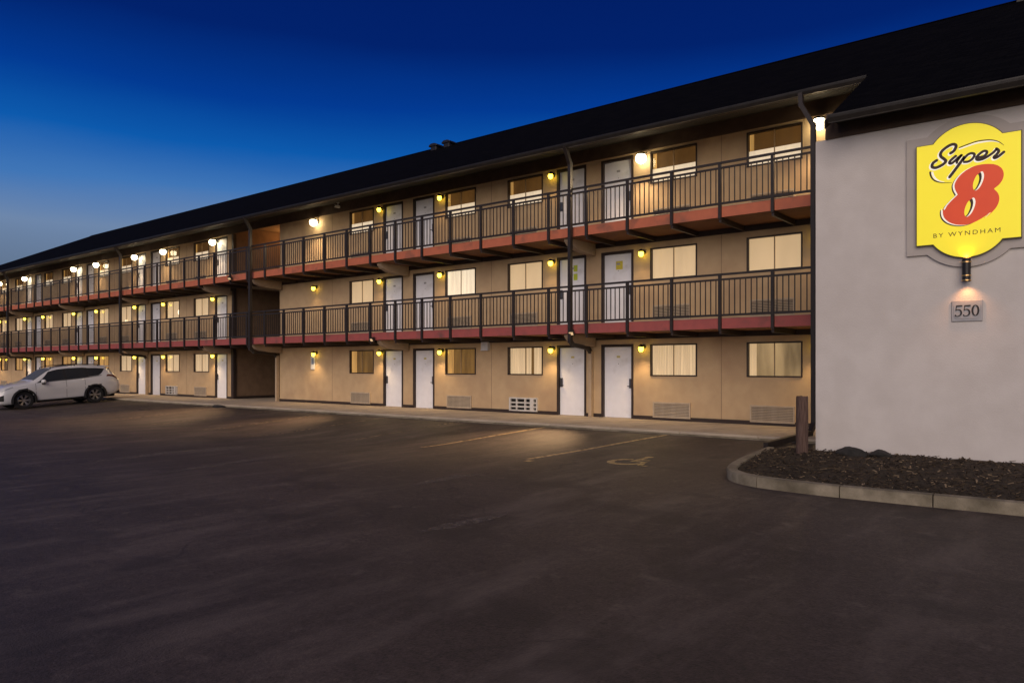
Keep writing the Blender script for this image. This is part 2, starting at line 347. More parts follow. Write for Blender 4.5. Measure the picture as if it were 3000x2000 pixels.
for x, y0, y1, mt in ((-8.05, -3.0, -8.35, 'line'), (-11.55, -3.0, -7.5, 'line'), (-14.62, -3.0, -7.2, 'linef'), (-17.62, -3.0, -8.0, 'linef'),
                      (-20.4, -3.1, -7.6, 'linef'), (-23.6, -3.1, -7.6, 'linef'), (-26.7, -3.2, -7.4, 'linef'), (-29.8, -3.2, -7.4, 'linef'), (-33.0, -3.2, -7.6, 'linef')):
    ground_strip('parking_line', [(x, y0), (x, (y0+y1)/2), (x+0.05, y1)], 0.10, M[mt])
ground_strip('parking_line', [(-7.84, -8.45), (-7.83, -8.62)], 0.12, M['line'])
for pts, wd in (([(-15.44, -9.2), (-15.6, -10.8), (-15.2, -12.6)], 0.34), ([(-12.9, -9.7), (-12.68, -11.2), (-12.1, -12.8)], 0.30),
                ([(-7.4, -10.1), (-7.55, -10.8), (-7.45, -11.6)], 0.22), ([(-5.2, -12.4), (-5.3, -13.6)], 0.2)):
    ground_strip('tyre_scuff', pts, (lambda w_: (lambda t: w_*(0.25+math.sin(math.pi*min(max(t, .02), .98)))))(wd), M['smear'])
def symbol():
    # worn wheelchair symbol, head towards the building
    cx, cy = -6.42, -7.55
    m = MB()
    def add(poly):
        m.face([(cx+x, cy+y, gz(cx+x, cy+y)+0.005) for x, y in poly])
    def arc(r0, r1, a0, a1, ox, oy, n=18, sx=1, sy=1):
        for i in range(n):
            a, b = R(a0+(a1-a0)*i/n), R(a0+(a1-a0)*(i+1)/n)
            add([(ox+r0*math.cos(a)*sx, oy+r0*math.sin(a)*sy), (ox+r1*math.cos(a)*sx, oy+r1*math.sin(a)*sy),
                 (ox+r1*math.cos(b)*sx, oy+r1*math.sin(b)*sy), (ox+r0*math.cos(b)*sx, oy+r0*math.sin(b)*sy)])
    arc(0.23, 0.35, 110, 340, -0.02, -0.02, 24, 1.0, 1.2)
    add([(-0.08, 0.62), (0.02, 0.62), (0.05, 0.12), (-0.05, 0.12)])
    add([(-0.03, 0.14), (0.26, 0.14), (0.26, 0.05), (-0.04, 0.05)])
    add([(0.18, 0.05), (0.27, 0.06), (0.42, -0.34), (0.33, -0.36)])
    add([(0.33, -0.36), (0.42, -0.34), (0.50, -0.30), (0.50, -0.38)])
    add([(0.0, 0.36), (0.20, 0.36), (0.20, 0.28), (0.0, 0.28)])
    arc(0.0, 0.085, 0, 360, -0.05, 0.75, 12)
    return obj('accessible_parking_symbol', m, M['symb'], lot)
symbol()

# ------------------------------------------------------------------ walkway in slabs
wk = MB().box(XL-1, XR, -2.93, 0.02, gz(-40, 0)-0.3, F1-0.03)
walkway = tag(obj('walkway', wk, M['kerb']), kind='structure')
x = XR-0.005; slabs = []
sw = 1.83
slab_me = bevel(MB().box(-sw+0.012, 0, -2.95, 0.0, -0.06, 0.0).mesh('concrete_slab'), 0.008)
slab_me.materials.append(M['concrete'])
while x > XL-0.5:
    obj('concrete_slab', slab_me, None, walkway, (x, 0, F1)); x -= sw

# ------------------------------------------------------------------ the motel
bld = empty('motel_building', (-35.0, 0.0, F1))
tag(bld, 'long three-storey beige motel with brown balcony railings and white doors', 'building')
def bp(name, m, mt, parent=None, loc=(0, 0, 0), rot=None): return obj(name, m, mt, parent or bld, loc, rot)

def facade():
    m = MB(); RD = 0.13
    for zi, zf in enumerate(FL):
        zt = FL[zi+1] if zi < 2 else WT
        ops = [(P0, P1, zf, zt, 0)]
        ops += [(a, b, zf, zf+2.12, 1) for a, b, s in DOORS] + [(a, b, zf+1.21, zf+2.10, 1) for a, b, s in WINS]
        xs = sorted(set([XL, XR]+[o[0] for o in ops]+[o[1] for o in ops])); zs = sorted(set([zf, zt]+[o[2] for o in ops]+[o[3] for o in ops]))
        for x0, x1 in zip(xs[:-1], xs[1:]):
            for z0, z1 in zip(zs[:-1], zs[1:]):
                cx, cz = (x0+x1)/2, (z0+z1)/2
                if any(o[0] < cx < o[1] and o[2] < cz < o[3] for o in ops): continue
                m.face([(x0, 0, z0), (x1, 0, z0), (x1, 0, z1), (x0, 0, z1)])
        for a, b, z0, z1, r in ops:
            if not r: continue
            m.face([(a, 0, z0), (a, RD, z0), (a, RD, z1), (a, 0, z1)]); m.face([(b, 0, z0), (b, RD, z0), (b, RD, z1), (b, 0, z1)])
            m.face([(a, 0, z1), (b, 0, z1), (b, RD, z1), (a, RD, z1)]); m.face([(a, 0, z0), (b, 0, z0), (b, RD, z0), (a, RD, z0)])
    # ends and back
    zb = F1-0.3
    m.face([(XL, 0, zb), (XL, 11.64, zb), (XL, 11.64, WT), (XL, 0, WT)])
    m.face([(XL, 11.64, zb), (12, 11.64, zb), (12, 11.64, WT), (XL, 11.64, WT)])
    m.face([(XL, 0.3, WT+0.02), (12, 0.3, WT+0.02), (12, 11.64, WT+0.02), (XL, 11.64, WT+0.02)])
    # dark partition behind the rooms
    return bp('wall', m, M['stucco'])
facade()
bp('partition_wall', MB().box(XL+.1, P0-.16, 0.9, 1.0, F1, WT-.01).box(P1+.16, 11.8, 0.9, 1.0, F1, WT-.01), M['dark'])
# passage
pm = MB()
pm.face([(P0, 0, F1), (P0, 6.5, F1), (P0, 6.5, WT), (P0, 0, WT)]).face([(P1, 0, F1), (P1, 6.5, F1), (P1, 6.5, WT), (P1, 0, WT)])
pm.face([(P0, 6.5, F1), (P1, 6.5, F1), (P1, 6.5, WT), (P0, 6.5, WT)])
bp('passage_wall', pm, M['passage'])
bp('passage_floor', MB().box(P0+.01, P1-.01, 0, 6.49, F1-.1, F1-.002).box(P0+.01, P1-.01, 0.0, 6.49, F2-.27, F2-.022).box(P0+.01, P1-.01, 0.0, 6.49, F3-.27, F3-.022), M['concrete'])
bp('passage_skirting', MB().box(P0+.002, P0+.03, 0.05, 6.45, F1, F1+.12), M['brown'])
bp('passage_jamb', MB().box(P0-.16, P0+.04, -0.03, 0.12, F1, F2-.27), M['brown'])
bp('passage_jamb', MB().box(P0-.10, P0+.04, -0.03, 0.12, F2, F3-.27), M['brown'])
bp('passage_jamb', MB().box(P0-.10, P0+.04, -0.03, 0.12, F3, WT-.37), M['brown'])
# skirting board between the doors
cuts = sorted([(a, b) for a, b, s in DOORS]+[(P0-.16, P1)])
x = XL; sk = []
for a, b in cuts:
    if a > x: sk.append((x, a))
    x = b
sk.append((x, XR))
for a, b in sk: bp('skirting_board', MB().box(a, b, -0.022, -0.002, F1+.001, F1+.105), M['brown'])
M['joint'] = mat('panel_joint', (0.27, 0.185, 0.115), 0.9)
for zi, zf in enumerate(FL):
    for xj in (-8.03, -15.92, -24.2, -35.55, -43.45, -51.35, -59.25):
        bp('panel_joint', MB().box(xj-.008, xj+.008, -.004, -.001, zf+.11, (FL[zi+1]-.43) if zi < 2 else 6.03+H), M['joint'])
# frieze under the roof
bp('frieze', MB().box(XL, XR-0.02, -0.05, -0.002, 6.04+H, WT+.02), M['frieze'])

# doors ------------------------------------------------------------
DW = 1.07
door_me = bevel(MB().box(.07, DW-.07, .075, .115, .012, 2.045).mesh('door'), .004)
dframe = MB().box(0.002, .07, -.012, .125, 0, 2.118).box(DW-.07, DW-.002, -.012, .125, 0, 2.118).box(.07, DW-.07, -.011, .125, 2.045, 2.117).mesh('door_frame')
dsill = MB().box(.07, DW-.07, -.008, .12, 0.001, .012).mesh('door_sill')
lockm = MB().box(-.045, .045, .045, .076, .86, 1.13).box(-.018, .018, .018, .05, .98, 1.015)
lockL = MB().box(-.045, .045, .045, .076, .86, 1.13).box(-.03, .09, .012, .03, .905, .93).box(-.03, -.005, .012, .05, .905, .93).box(-.02, .02, .03, .05, 1.06, 1.10).mesh('lock')
lockR = MB().box(-.045, .045, .045, .076, .86, 1.13).box(-.09, .03, .012, .03, .905, .93).box(.005, .03, .012, .05, .905, .93).box(-.02, .02, .03, .05, 1.06, 1.10).mesh('lock')
nplate = MB().box(-.055, .055, .066, .076, 1.73, 1.79).mesh('number_plate')
nplate2 = nplate.copy()
peep = MB().lathe([(0.0, -.004), (.012, -.004), (.012, .004)], 8, (0, .073, 1.56), 1).mesh('peephole')
door_me.materials.append(M['door'])
for me_, mm in ((dframe, 'brown'), (dsill, 'concrete'), (lockL, 'lockm'), (lockR, 'lockm'), (nplate, 'plate'), (nplate2, 'platew'), (peep, 'lockm')): me_.materials.append(M[mm])
for fi, zf in enumerate(FL):
    for a, b, s in DOORS:
        d = bp('door', door_me, None, None, (a, 0, zf))
        obj('door_frame', dframe, None, d, (a, 0, zf)); obj('door_sill', dsill, None, d, (a, 0, zf))
        obj('lock', lockR if s > 0 else lockL, None, d, (a+(DW-.125 if s > 0 else .125), 0, zf))
        obj('number_plate', nplate if fi == 0 else nplate2, None, d, (a+DW/2, 0, zf)); obj('peephole', peep, None, d, (a+DW/2, 0, zf))
        if fi == 1 and abs(a-(-11.71)) < .1: obj('sticker', MB().box(-.11, .11, .068, .076, 1.60, 1.84), M['sticker'], d, (a+DW/2+.03, 0, zf))
        if fi == 1 and abs(a-(-13.30)) < .1:
            for zz in (1.40, 1.66): obj('sticker', MB().box(-.07, .07, .068, .076, zz, zz+.19), M['stickerg'], d, (a+DW/2+.10, 0, zf))

# windows ----------------------------------------------------------
WW, WH = 1.40, 0.89
wframe = MB().box(0.002, .036, -.022, .10, 0.002, WH-.002).box(WW-.036, WW-.002, -.022, .10, 0.002, WH-.002).box(.036, WW-.036, -.021, .10, WH-.036, WH-.003).box(.036, WW-.036, -.021, .10, 0.003, .036).mesh('window')
pane_me = MB().box(.036, WW/2-.010, .030, .036, .036, WH-.036).mesh('pane'); pane2 = MB().box(WW/2+.010, WW-.036, .030, .036, .036, WH-.036).mesh('pane')
mull = MB().box(WW/2-.011, WW/2+.011, .022, .045, .037, WH-.037).mesh('mullion')
M['mullion'] = mat('tan_mullion', (0.34, 0.24, 0.14), 0.5)
for me_, mm in ((wframe, 'brown'), (pane_me, 'glass'), (pane2, 'glass'), (mull, 'mullion')): me_.materials.append(M[mm])
def drape(x0, x1, z0, z1, y=.085, amp=.012, per=.11, seed=0):
    rnd = random.Random(seed); m = MB(); m.smooth = True; n = max(4, int((x1-x0)/.02)); ph = rnd.random()*6; pts = []
    for i in range(n+1):
        xx = x0+(x1-x0)*i/n; pts.append((xx, y+amp*math.sin(xx/per*6.283+ph+0.8*math.sin(xx*5+ph))))
    for p, q in zip(pts[:-1], pts[1:]):
        m.face([(p[0], p[1], z0), (q[0], q[1], z0), (q[0], q[1], z1), (p[0], p[1], z1)])
    return m
blind_me = MB().box(.03, WW/2-.002, .086, .092, .03, WH-.03).box(WW/2+.002, WW-.03, .086, .092, .03, WH-.03).mesh('blind')
room_me = MB().box(.01, WW-.01, .118, .128, .01, WH-.01).mesh('pane_glow')
blind_me.materials.append(M['cur_cream'])
rooms = {}
for k in ('room_amber', 'room_dusk', 'refl_soffit', 'cur_amber'):
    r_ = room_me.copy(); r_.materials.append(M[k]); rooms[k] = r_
half_me = MB().box(.03, WW-.03, .078, .086, .03, .42).mesh('sky_reflection'); half_me.materials.append(M['refl_sky'])  # panel added as the sky reflection in the lower pane
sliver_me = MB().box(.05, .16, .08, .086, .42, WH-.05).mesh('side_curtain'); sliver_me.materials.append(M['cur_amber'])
for fi, zf in enumerate(FL):
    for wi, (a, b, s) in enumerate(WINS):
        L = (a, 0, zf+1.21)
        wd = bp('window', wframe, None, None, L)
        obj('pane', pane_me, None, wd, L); obj('pane', pane2, None, wd, L); obj('mullion', mull, None, wd, L)
        k = round(a, 1)
        if fi == 1:
            obj('pane_glow', rooms['room_amber'], None, wd, L)
            if abs(k+18.0) < .2:   # brightly lit room behind pale curtains
                obj('curtain', drape(.03, WW-.03, .03, WH-.03, .085, .01, .14, wi), M['cur_glow'], wd, L)
            elif wi in (1, 4, 7, 9): obj('curtain', drape(.03, WW-.03, .03, WH-.03, .085, .006, .2, wi), M['cur_cream'], wd, L)
            else: obj('blind', blind_me, None, wd, L)
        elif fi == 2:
            obj('pane_glow', rooms['refl_soffit'], None, wd, L); obj('sky_reflection', half_me, None, wd, L)  # painted reflections: soffit on the backing, sky on the lower panel
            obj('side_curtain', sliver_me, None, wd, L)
        else:
            if abs(k+7.3) < .2:
                obj('pane_glow', rooms['room_dusk'], None, wd, L); obj('curtain', drape(.04, .22, .03, WH-.03, .085, .012, .09, wi), M['cur_cream'], wd, L)
            elif abs(k+10.1) < .2: obj('pane_glow', rooms['cur_amber'], None, wd, L); obj('curtain', drape(.03, WW-.03, .03, WH-.03, .085, .012, .10, wi), M['cur_pale'], wd, L)
            elif abs(k+15.2) < .2:
                obj('pane_glow', rooms['room_amber'], None, wd, L); obj('curtain', drape(.03, .88, .03, WH-.03, .085, .014, .12, wi), M['cur_pale'], wd, L)
                obj('curtain', drape(1.0, WW-.03, .03, WH-.03, .085, .012, .10, wi+3), M['cur_pale'], wd, L)
            elif wi in (3, 4, 12): obj('pane_glow', rooms['room_amber'], None, wd, L); obj('curtain', drape(.03, .30, .03, WH-.03, .085, .014, .10, wi), M['cur_amber'], wd, L)
            elif wi in (6, 7, 5): obj('pane_glow', rooms['cur_amber'], None, wd, L); obj('curtain', drape(.03, WW-.03, .03, WH-.03, .085, .012, .13, wi), M['cur_pale'], wd, L)
            else: obj('pane_glow', rooms['room_amber'], None, wd, L); obj('curtain', drape(.03, WW-.1-.3*(wi % 2), .03, WH-.03, .085, .014, .13, wi), M['cur_amber'], wd, L)

def room_lamp(a, zf, dx, dz, sx, sz):
    g = MB().lathe([(sx*5.5*math.sin(R(t)), sz*math.cos(R(t))) for t in (0, 30, 60, 90, 120, 150, 180)], 14); g.smooth = True; g.v = [(p[0], p[1]*.18, p[2]) for p in g.v]
    wn = min([o for o in bld.children if o.name.startswith('window')], key=lambda o: (WM[o.name].translation-Vector((a, 0, zf+1.21))).length)
    obj('room_lamp', g, M['bulb_r'], wn, (a+dx, .058, zf+1.21+dz))
M['bulb_r'] = mat('room_lamp_shade', (0.9, 0.8, 0.6), 0.5, emit=(1.0, 0.80, 0.50), estr=1.6)
room_lamp(-37.64, F2, 1.22, .30, .018, .13); room_lamp(-42.76, F2, .62, .09, .018, .07)
# wall air-conditioner grilles -------------------------------------
GW, GH = 1.12, 0.43
gframe = MB().box(0, .035, -.05, 0.01, 0, GH).box(GW-.035, GW, -.05, 0.01, 0, GH).box(.035, GW-.035, -.05, 0.01, GH-.035, GH).box(.035, GW-.035, -.05, 0.01, 0, .035).mesh('wall_grille'); gframe.materials.append(M['grille'])
gback = MB().box(.03, GW-.03, -.012, .0, .03, GH-.03).mesh('grille_back'); gback.materials.append(M['dark'])
slat = MB().prism([(-.046, 0), (-.018, .030), (-.014, .030), (-.042, 0)], 0, .034, GW-.034).mesh('slat'); slat.materials.append(M['grille'])
slats = MB()
for i in range(9): slats.prism([(-.046, .04+i*.0405), (-.018, .07+i*.0405), (-.014, .07+i*.0405), (-.042, .04+i*.0405)], 0, .034, GW-.034)
slats = slats.mesh('slat'); slats.materials.append(M['grille'])
acm = MB().box(0, .06, -.07, .01, 0, GH).box(GW-.28, GW-.14, -.07, .01, 0, GH).box(GW-.04, GW, -.07, .01, 0, GH)
for xx in (.28, .62): acm.box(xx, xx+.045, -.068, .01, .03, GH-.03)
for zz in (0, .12, .245, GH-.045): acm.box(.06, GW-.04, -.066, .01, zz, zz+.045)
acm = acm.mesh('wall_grille'); acm.materials.append(M['acwhite'])
for fi, zf in enumerate(FL):
    for a, b, s in WINS:
        L = (a+.10, 0, zf+.07); k = round(a, 1)
        if fi == 0 and (abs(k+15.2) < .2 or abs(k+37.6) < .2):
            g = bp('wall_grille', acm, None, None, L); obj('grille_back', gback, None, g, L); continue
        g = bp('wall_grille', gframe, None, None, L); obj('grille_back', gback, None, g, L)
        if a > -30 and fi < 2:
            for i in range(9): obj('slat', slat, None, g, (L[0], 0, L[2]+.04+i*.0405))
        else: obj('slat', slats, None, g, L)

# balconies --------------------------------------------------------
YB = -1.50
posts = [-4.86-1.27*i for i in range(0, 49)]
post_me = MB().box(-.034, .034, -.034, .034, -.33, .99).mesh('post'); post_me.materials.append(M['rail'])
bal_me = MB().box(-.0105, .0105, -.0105, .0105, .045, .875).mesh('baluster'); bal_me.materials.append(M['rail'])
joist_me = MB().box(-.03, .03, YB-.05, -.002, -.41, -.282).mesh('joist'); joist_me.materials.append(M['brown'])
for fi, zf in ((1, F2), (2, F3)):
    bp('balcony_slab', MB().box(XL, XR-.002, YB, -.001, zf-.10, zf-.022), M['concrete'])
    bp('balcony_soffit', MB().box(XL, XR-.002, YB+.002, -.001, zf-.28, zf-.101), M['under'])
    bp('balcony_fascia', MB().box(XL, XR-.004, YB-.028, YB-.001, zf-.285, zf-.035), M['fas2' if fi == 1 else 'fas3'])
    bp('ledger', MB().box(XL, P0, -.06, -.003, zf-.42, zf-.281).box(P1, XR-.002, -.06, -.003, zf-.42, zf-.281), M['brown'])
    yr = YB-.062
    rl = MB().box(XL, XR-.003, yr-.03, yr+.03, zf+.985, zf+1.035).box(XL, XR-.003, yr-.022, yr+.022, zf+.865, zf+.91).box(XL, XR-.003, yr-.026, yr+.026, zf+.01, zf+.06)
    rail = bp('railing', rl, M['rail'])
    for px in posts:
        obj('post', post_me, None, rail, (px, yr, zf)); bp('joist', joist_me, None, None, (px, 0, zf))
    bx = []
    for i, px in enumerate(posts):
        for k in range(9): bx.append(px-1.27*(k+.75)/9.5)
    far = MB()
    for i, xx in enumerate(bx):
        if xx < XL+.05: continue
        if i < 296: obj('baluster', bal_me, None, rail, (xx, yr, zf))
        else: far.box(xx-.0105, xx+.0105, yr-.0105, yr+.0105, zf+.045, zf+.875)
    tag(obj('baluster', far, M['rail'], rail), kind='stuff')
    # rounded beam ends under the slab at every pair of doors
    prof = [(-.003, -.30), (-.003, -.62), (-.55, -.60), (-.95, -.56), (-1.20, -.47), (-1.32, -.36), (-1.32, -.281), (-.003, -.281)]
    for c, s in PAIRS+[(-27.62, 'X')]:
        if c > -5: continue
        me = MB().prism([(p[0]-.06, p[1]) for p in prof], 0, -.11, .11).mesh('beam_end'); bevel(me, .012)
        bp('beam_end', me, M['corbel'], None, (c, 0, zf))
# roof -------------------------------------------------------------
ez, rz_, ry = 6.07+H, 9.95+H, 5.82
ey = -1.89; sl = (rz_-ez)/(ry-ey)
def roofz(y): return ez+(y-ey)*sl
wy = -5.64; XE = 12.0
rm = MB()
A = (-68.5, ey, ez); Bq = (-4.02, ey, ez); Cq = (-3.72, wy, roofz(wy)); Dq = (XE, wy, roofz(wy)); Er = (XE, ry, rz_); Fr = (-60.8, ry, rz_)
G = (-68.5, 2*ry-ey, ez); Hh = (XE, 2*ry-ey, ez)
# one surface per slope so the shingle rows run level
def slope_obj(name, pts, yaxis):
    o_ = Vector(pts[0]); ux = Vector((1, 0, 0)) if yaxis else Vector((0, 1, 0))
    nrm = (Vector(pts[1])-o_).cross(Vector(pts[2])-o_).normalized()
    if nrm.z < 0: nrm = -nrm
    uy = nrm.cross(ux).normalized(); M3 = Matrix((ux, uy, nrm)).transposed().to_4x4()
    loc = [M3.inverted() @ (Vector(p)-o_) for p in pts]
    m = MB(); top = [(p.x, p.y, 0.0) for p in loc]; bot = [(p.x, p.y, -.05) for p in loc]; n = len(top)
    m.face(top); m.face(bot)
    for i in range(n): m.face([top[i], top[(i+1) % n], bot[(i+1) % n], bot[i]])
    return bp(name, m, M['shingle'], None, tuple(o_), M3)
slope_obj('roof', [A, Bq, (-4.02, ry, rz_), Fr], True)
slope_obj('roof', [Cq, Dq, Er, (-4.02, ry, rz_), Bq], True)
slope_obj('roof', [A, Fr, G], False)
slope_obj('roof', [G, Fr, Er, Hh], True)
bp('ridge_cap', MB().prism([(ry-.16, rz_-.06), (ry, rz_+.03), (ry+.16, rz_-.06)], 0, -60.8, XE), M['shingle'])
bp('soffit', MB().prism([(-.05, WT), (-1.84, 5.955+H), (-1.84, 5.985+H), (-.05, WT+.03)], 0, -68.3, -4.05), M['soffit'])
bp('eave_board', MB().box(-68.4, -4.03, -1.868, -1.842, 5.93+H, 6.04+H), M['brown'])
def gutter(x0, x1, yf, zt, nm='gutter'):
    # K-style trough, open on top
    p = [(yf+.10, zt), (yf+.10, zt-.12), (yf+.035, zt-.12), (yf+.006, zt-.055), (yf, zt-.02), (yf, zt), (yf+.012, zt), (yf+.012, zt-.02), (yf+.045, zt-.108), (yf+.092, zt-.108), (yf+.092, zt)]
    return bp(nm, MB().prism(p, 0, x0, x1), M['gutter'])
gutter(-68.5, -4.03, -1.975, 6.055+H); gutter(-3.73, XE, -5.745, roofz(wy)-.005)
# roof vents
for vx in (-23.85, -23.05):
    vm = MB().box(-.17, .17, -.17, .17, -.12, .12).prism([(-.26, .10), (.25, .10), (.23, .18), (.09, .23), (-.12, .23), (-.24, .17)], 1, -.22, .22).mesh('roof_vent')
    bp('roof_vent', bevel(vm, .015), M['black'], None, (vx, ry-.35, roofz(ry-.35)-.01))
bp('chimney', bevel(MB().box(-.35, .35, -.3, .3, -.4, .75).box(-.40, .40, -.35, .35, .75, .83).mesh('chimney'), .01), M['black'], None, (-1.72, ry, rz_))
# projecting end wing
WZT = 3.96+H
wm = MB().box(XR, XE, YW, YW+.30, gz(0, -5)-.3, WZT).box(XR, XR+.25, YW+.30, -0.001, gz(0, -5)-.3, WZT)
bp('end_wall', wm, M['wing'])
bp('gable_infill', MB().prism([(YW+.05, WZT), (YW+.05, roofz(YW+.05)-.08), (-.05, roofz(-.05)-.08), (-.05, WZT)], 0, -3.78, -3.68), M['frieze'])
bp('end_frieze', MB().box(-3.94, XE, YW-.035, YW-.002, WZT-.005, 4.20+H).box(-3.94, -3.66, YW-.034, YW-.003, 4.201+H, 4.40+H), M['frieze'])
bp('end_soffit', MB().prism([(YW-.001, 4.20+H), (-5.60, 4.13+H), (-5.60, 4.16+H), (YW-.001, 4.24+H)], 0, -3.74, XE), M['soffit'])
bp('end_eave_board', MB().box(-3.74, XE, -5.638, -5.605, 4.07+H, roofz(wy)-.052), M['brown'])
bp('rake_board', MB().prism([(-1.9, roofz(-1.9)-.20), (-5.62, roofz(-5.62)-.20), (-5.62, roofz(-5.62)-.055), (-1.9, roofz(-1.9)-.055)], 0, -3.82, -3.79), M['brown'])

# downpipes --------------------------------------------------------
def pipe(pts, w_, mt, name='downpipe'):
    m = MB()
    for p, q in zip(pts[:-1], pts[1:]):
        p, q = Vector(p), Vector(q); d = (q-p).normalized()*w_*.42
        m.bar(p-d, q+d, w_, w_*.8, up=(1, 0, 0))
    return bp(name, m, mt)
for xt, xw in ((-11.67, -12.02), (-27.32, -27.83), (-38.92, -39.5), (-54.67, -55.25)):
    yp = -1.66
    pipe([(xt+.02, -1.93, 5.94+H), (xt, yp-.01, 5.55+H), (xt, yp-.01, F2-.50)], .115, M['rail'])
    pipe([(xt, yp, F2-.50), (xt-.02, yp+.15, F2-.60), (xw, -.22, F2-.66), (xw, -.10, F2-.78)], .112, M['rail'], 'downpipe_elbow')
    pipe([(xw, -.075, F2-.80), (xw, -.075, F1+.05)], .13, M['beigepipe'], 'downpipe_foot')
pipe([(-5.38, -1.93, 5.94+H), (-5.36, -1.95, 5.72+H), (-5.09, -2.0, 5.22+H), (-5.065, -2.05, F1+.25), (-5.08, -2.25, F1+.05), (-5.25, -4.35, gz(-5, -4.3)+.07)], .115, M['rail'])

# ------------------------------------------------------------------ wall lamps
def lamp(x, zf, kind, label, group, dz=1.98, y=-0.002, power=None):
    big = kind == 'w'
    x *= 1-(.24 if big else .17)/18.76
    dz -= (zf+dz-H)*(.24 if big else .17)/18.76
    L = (x, y, zf+dz)
    o = empty('wall_lamp', L); tag(o, label, 'lamp', group)
    r = .15 if big else .075; yo = -.24 if big else -.17; top = r*.75
    obj('back_plate', MB().lathe([(0, 0), (.065, 0), (.065, -.025), (0, -.03)], 14, (0, 0, .06), 1), M['black'], o, L)
    obj('arm', MB().bar((0, -.02, .07), (0, yo, top+.06), .022), M['black'], o, L)
    hr = r*.98 if big else r*1.05
    cap = MB().lathe([(0, top+.075), (.03, top+.07), (hr*.8, top+.03), (hr, top-r*.12), (hr*.97, top-r*.14), (r*.78, top), (0, top)], 20, (0, yo, 0))
    obj('cap', cap, M['black'], o, L)
    g = MB().lathe([(r*math.sin(R(a)), r*math.cos(R(a))*(1.0 if big else 1.25)) for a in (42, 60, 80, 100, 120, 140, 160, 180)], 20, (0, yo, 0)); g.smooth = True
    obj('globe', g, M['bulb_w' if big else 'bulb_y'], o, L)
    ld = bpy.data.lights.new('lamp_light', 'SPOT'); ld.energy = power if power else (110.0 if big else (46.0 if zf == F1 else 16.0))
    ld.spot_size = R(150); ld.spot_blend = .55
    ld.color = (1.0, 0.72, 0.42) if big else (1.0, 0.68, 0.32); ld.shadow_soft_size = .10
    lo = bpy.data.objects.new('lamp_light', ld); COL.objects.link(lo)
    place(lo, Matrix.Translation((x, y+yo-r*.6, zf+dz-r*1.5)) @ Matrix.Rotation(R(-32), 4, 'X'), o)
    return o
fl_names = ('ground floor', 'middle floor', 'top floor')
lx = []
for c, s in PAIRS:
    for sd_, k in ((1, 'R'), (-1, 'L')):
        if k in s: lx.append(c+sd_*1.57)
bright = [-5.66, -10.40, -33.17, -37.93, -41.07, -45.83, -48.97, -56.87, -61.63]
pair_name = {-4.09: 'the door hidden by the end wall', -11.97: 'first door pair from end wall', -19.86: 'second door pair from end wall', -31.60: 'the single door by the passage',
             -39.50: 'first door pair past the passage', -47.40: 'second door pair past the passage', -55.30: 'third door pair past the passage', -63.20: 'last door pair past the passage'}
for fi, zf in enumerate(FL):
    for x in lx:
        isb = fi == 2 and any(abs(x-b) < .12 for b in bright)
        if fi == 2 and abs(x+53.73) < .2: continue
        c = min(pair_name, key=lambda q: abs(q-x)); side = 'sign' if x > c else 'car'
        lb = '%s lamp, %s, %s side of %s' % ('bright white globe' if isb else 'small yellow', fl_names[fi], side, pair_name[c])
        lamp(x+(.10 if x > -6 else 0), zf, 'w' if isb else 'y', lb, 'bright globe lamps on the top floor' if isb else 'yellow lamps on the %s' % fl_names[fi])
lamp(-25.42, F1, 'y', 'small yellow lamp on blank ground floor wall just above the white notice plate', None)
lamp(-25.42, F2, 'y', 'small yellow lamp alone on the blank middle floor wall beside the passage', None)
lamp(-25.42, F3, 'w', 'bright white globe lamp alone on the blank top floor wall beside the passage', None)
# floodlights on the balcony edge that light the parking bays
def flood(p, aim, label, power):
    p = Vector(p); q = Vector(aim); d = (q-p).normalized(); rot = d.to_track_quat('-Z', 'Y').to_matrix().to_4x4()
    o = empty('floodlight', p); tag(o, label, 'lamp', 'floodlights on the balcony edge')
    hd = MB().prism([(-.09, -.06), (.09, -.06), (.06, .05), (-.06, .05)], 1, -.07, .07).mesh('flood_head'); bevel(hd, .008)
    obj('flood_head', hd, M['rail'], o, p, rot); obj('lens', MB().box(-.06, .06, -.045, .045, -.066, -.060), M['bulb_f'], o, p, rot)
    obj('bracket', MB().bar((0, 0, .02), (0, .09, .07), .03), M['rail'], o, p)
    ld = bpy.data.lights.new('lamp_light', 'SPOT'); ld.energy = power; ld.color = (1.0, .60, .30); ld.spot_size = R(56); ld.spot_blend = 1.0; ld.shadow_soft_size = .07
    lo = bpy.data.objects.new('lamp_light', ld); COL.objects.link(lo); place(lo, Matrix.Translation(p+d*.09) @ rot, o)
flood((-11.62, -1.66, .93+H), (-11.0, -5.4, gz(-11, -5.4)), 'small brown floodlight at balcony edge beside the first brown downpipe from the sign', 800)
flood((-19.86, -1.66, .93+H), (-20.1, -6.2, gz(-20, -6)), 'small brown floodlight at balcony edge between two middle doors of the beige wall', 900)
flood((-28.85, -1.66, 3.70+H), (-26.7, -6.6, gz(-27, -6)), 'small brown floodlight on upper balcony edge in front of the open passage', 1500)
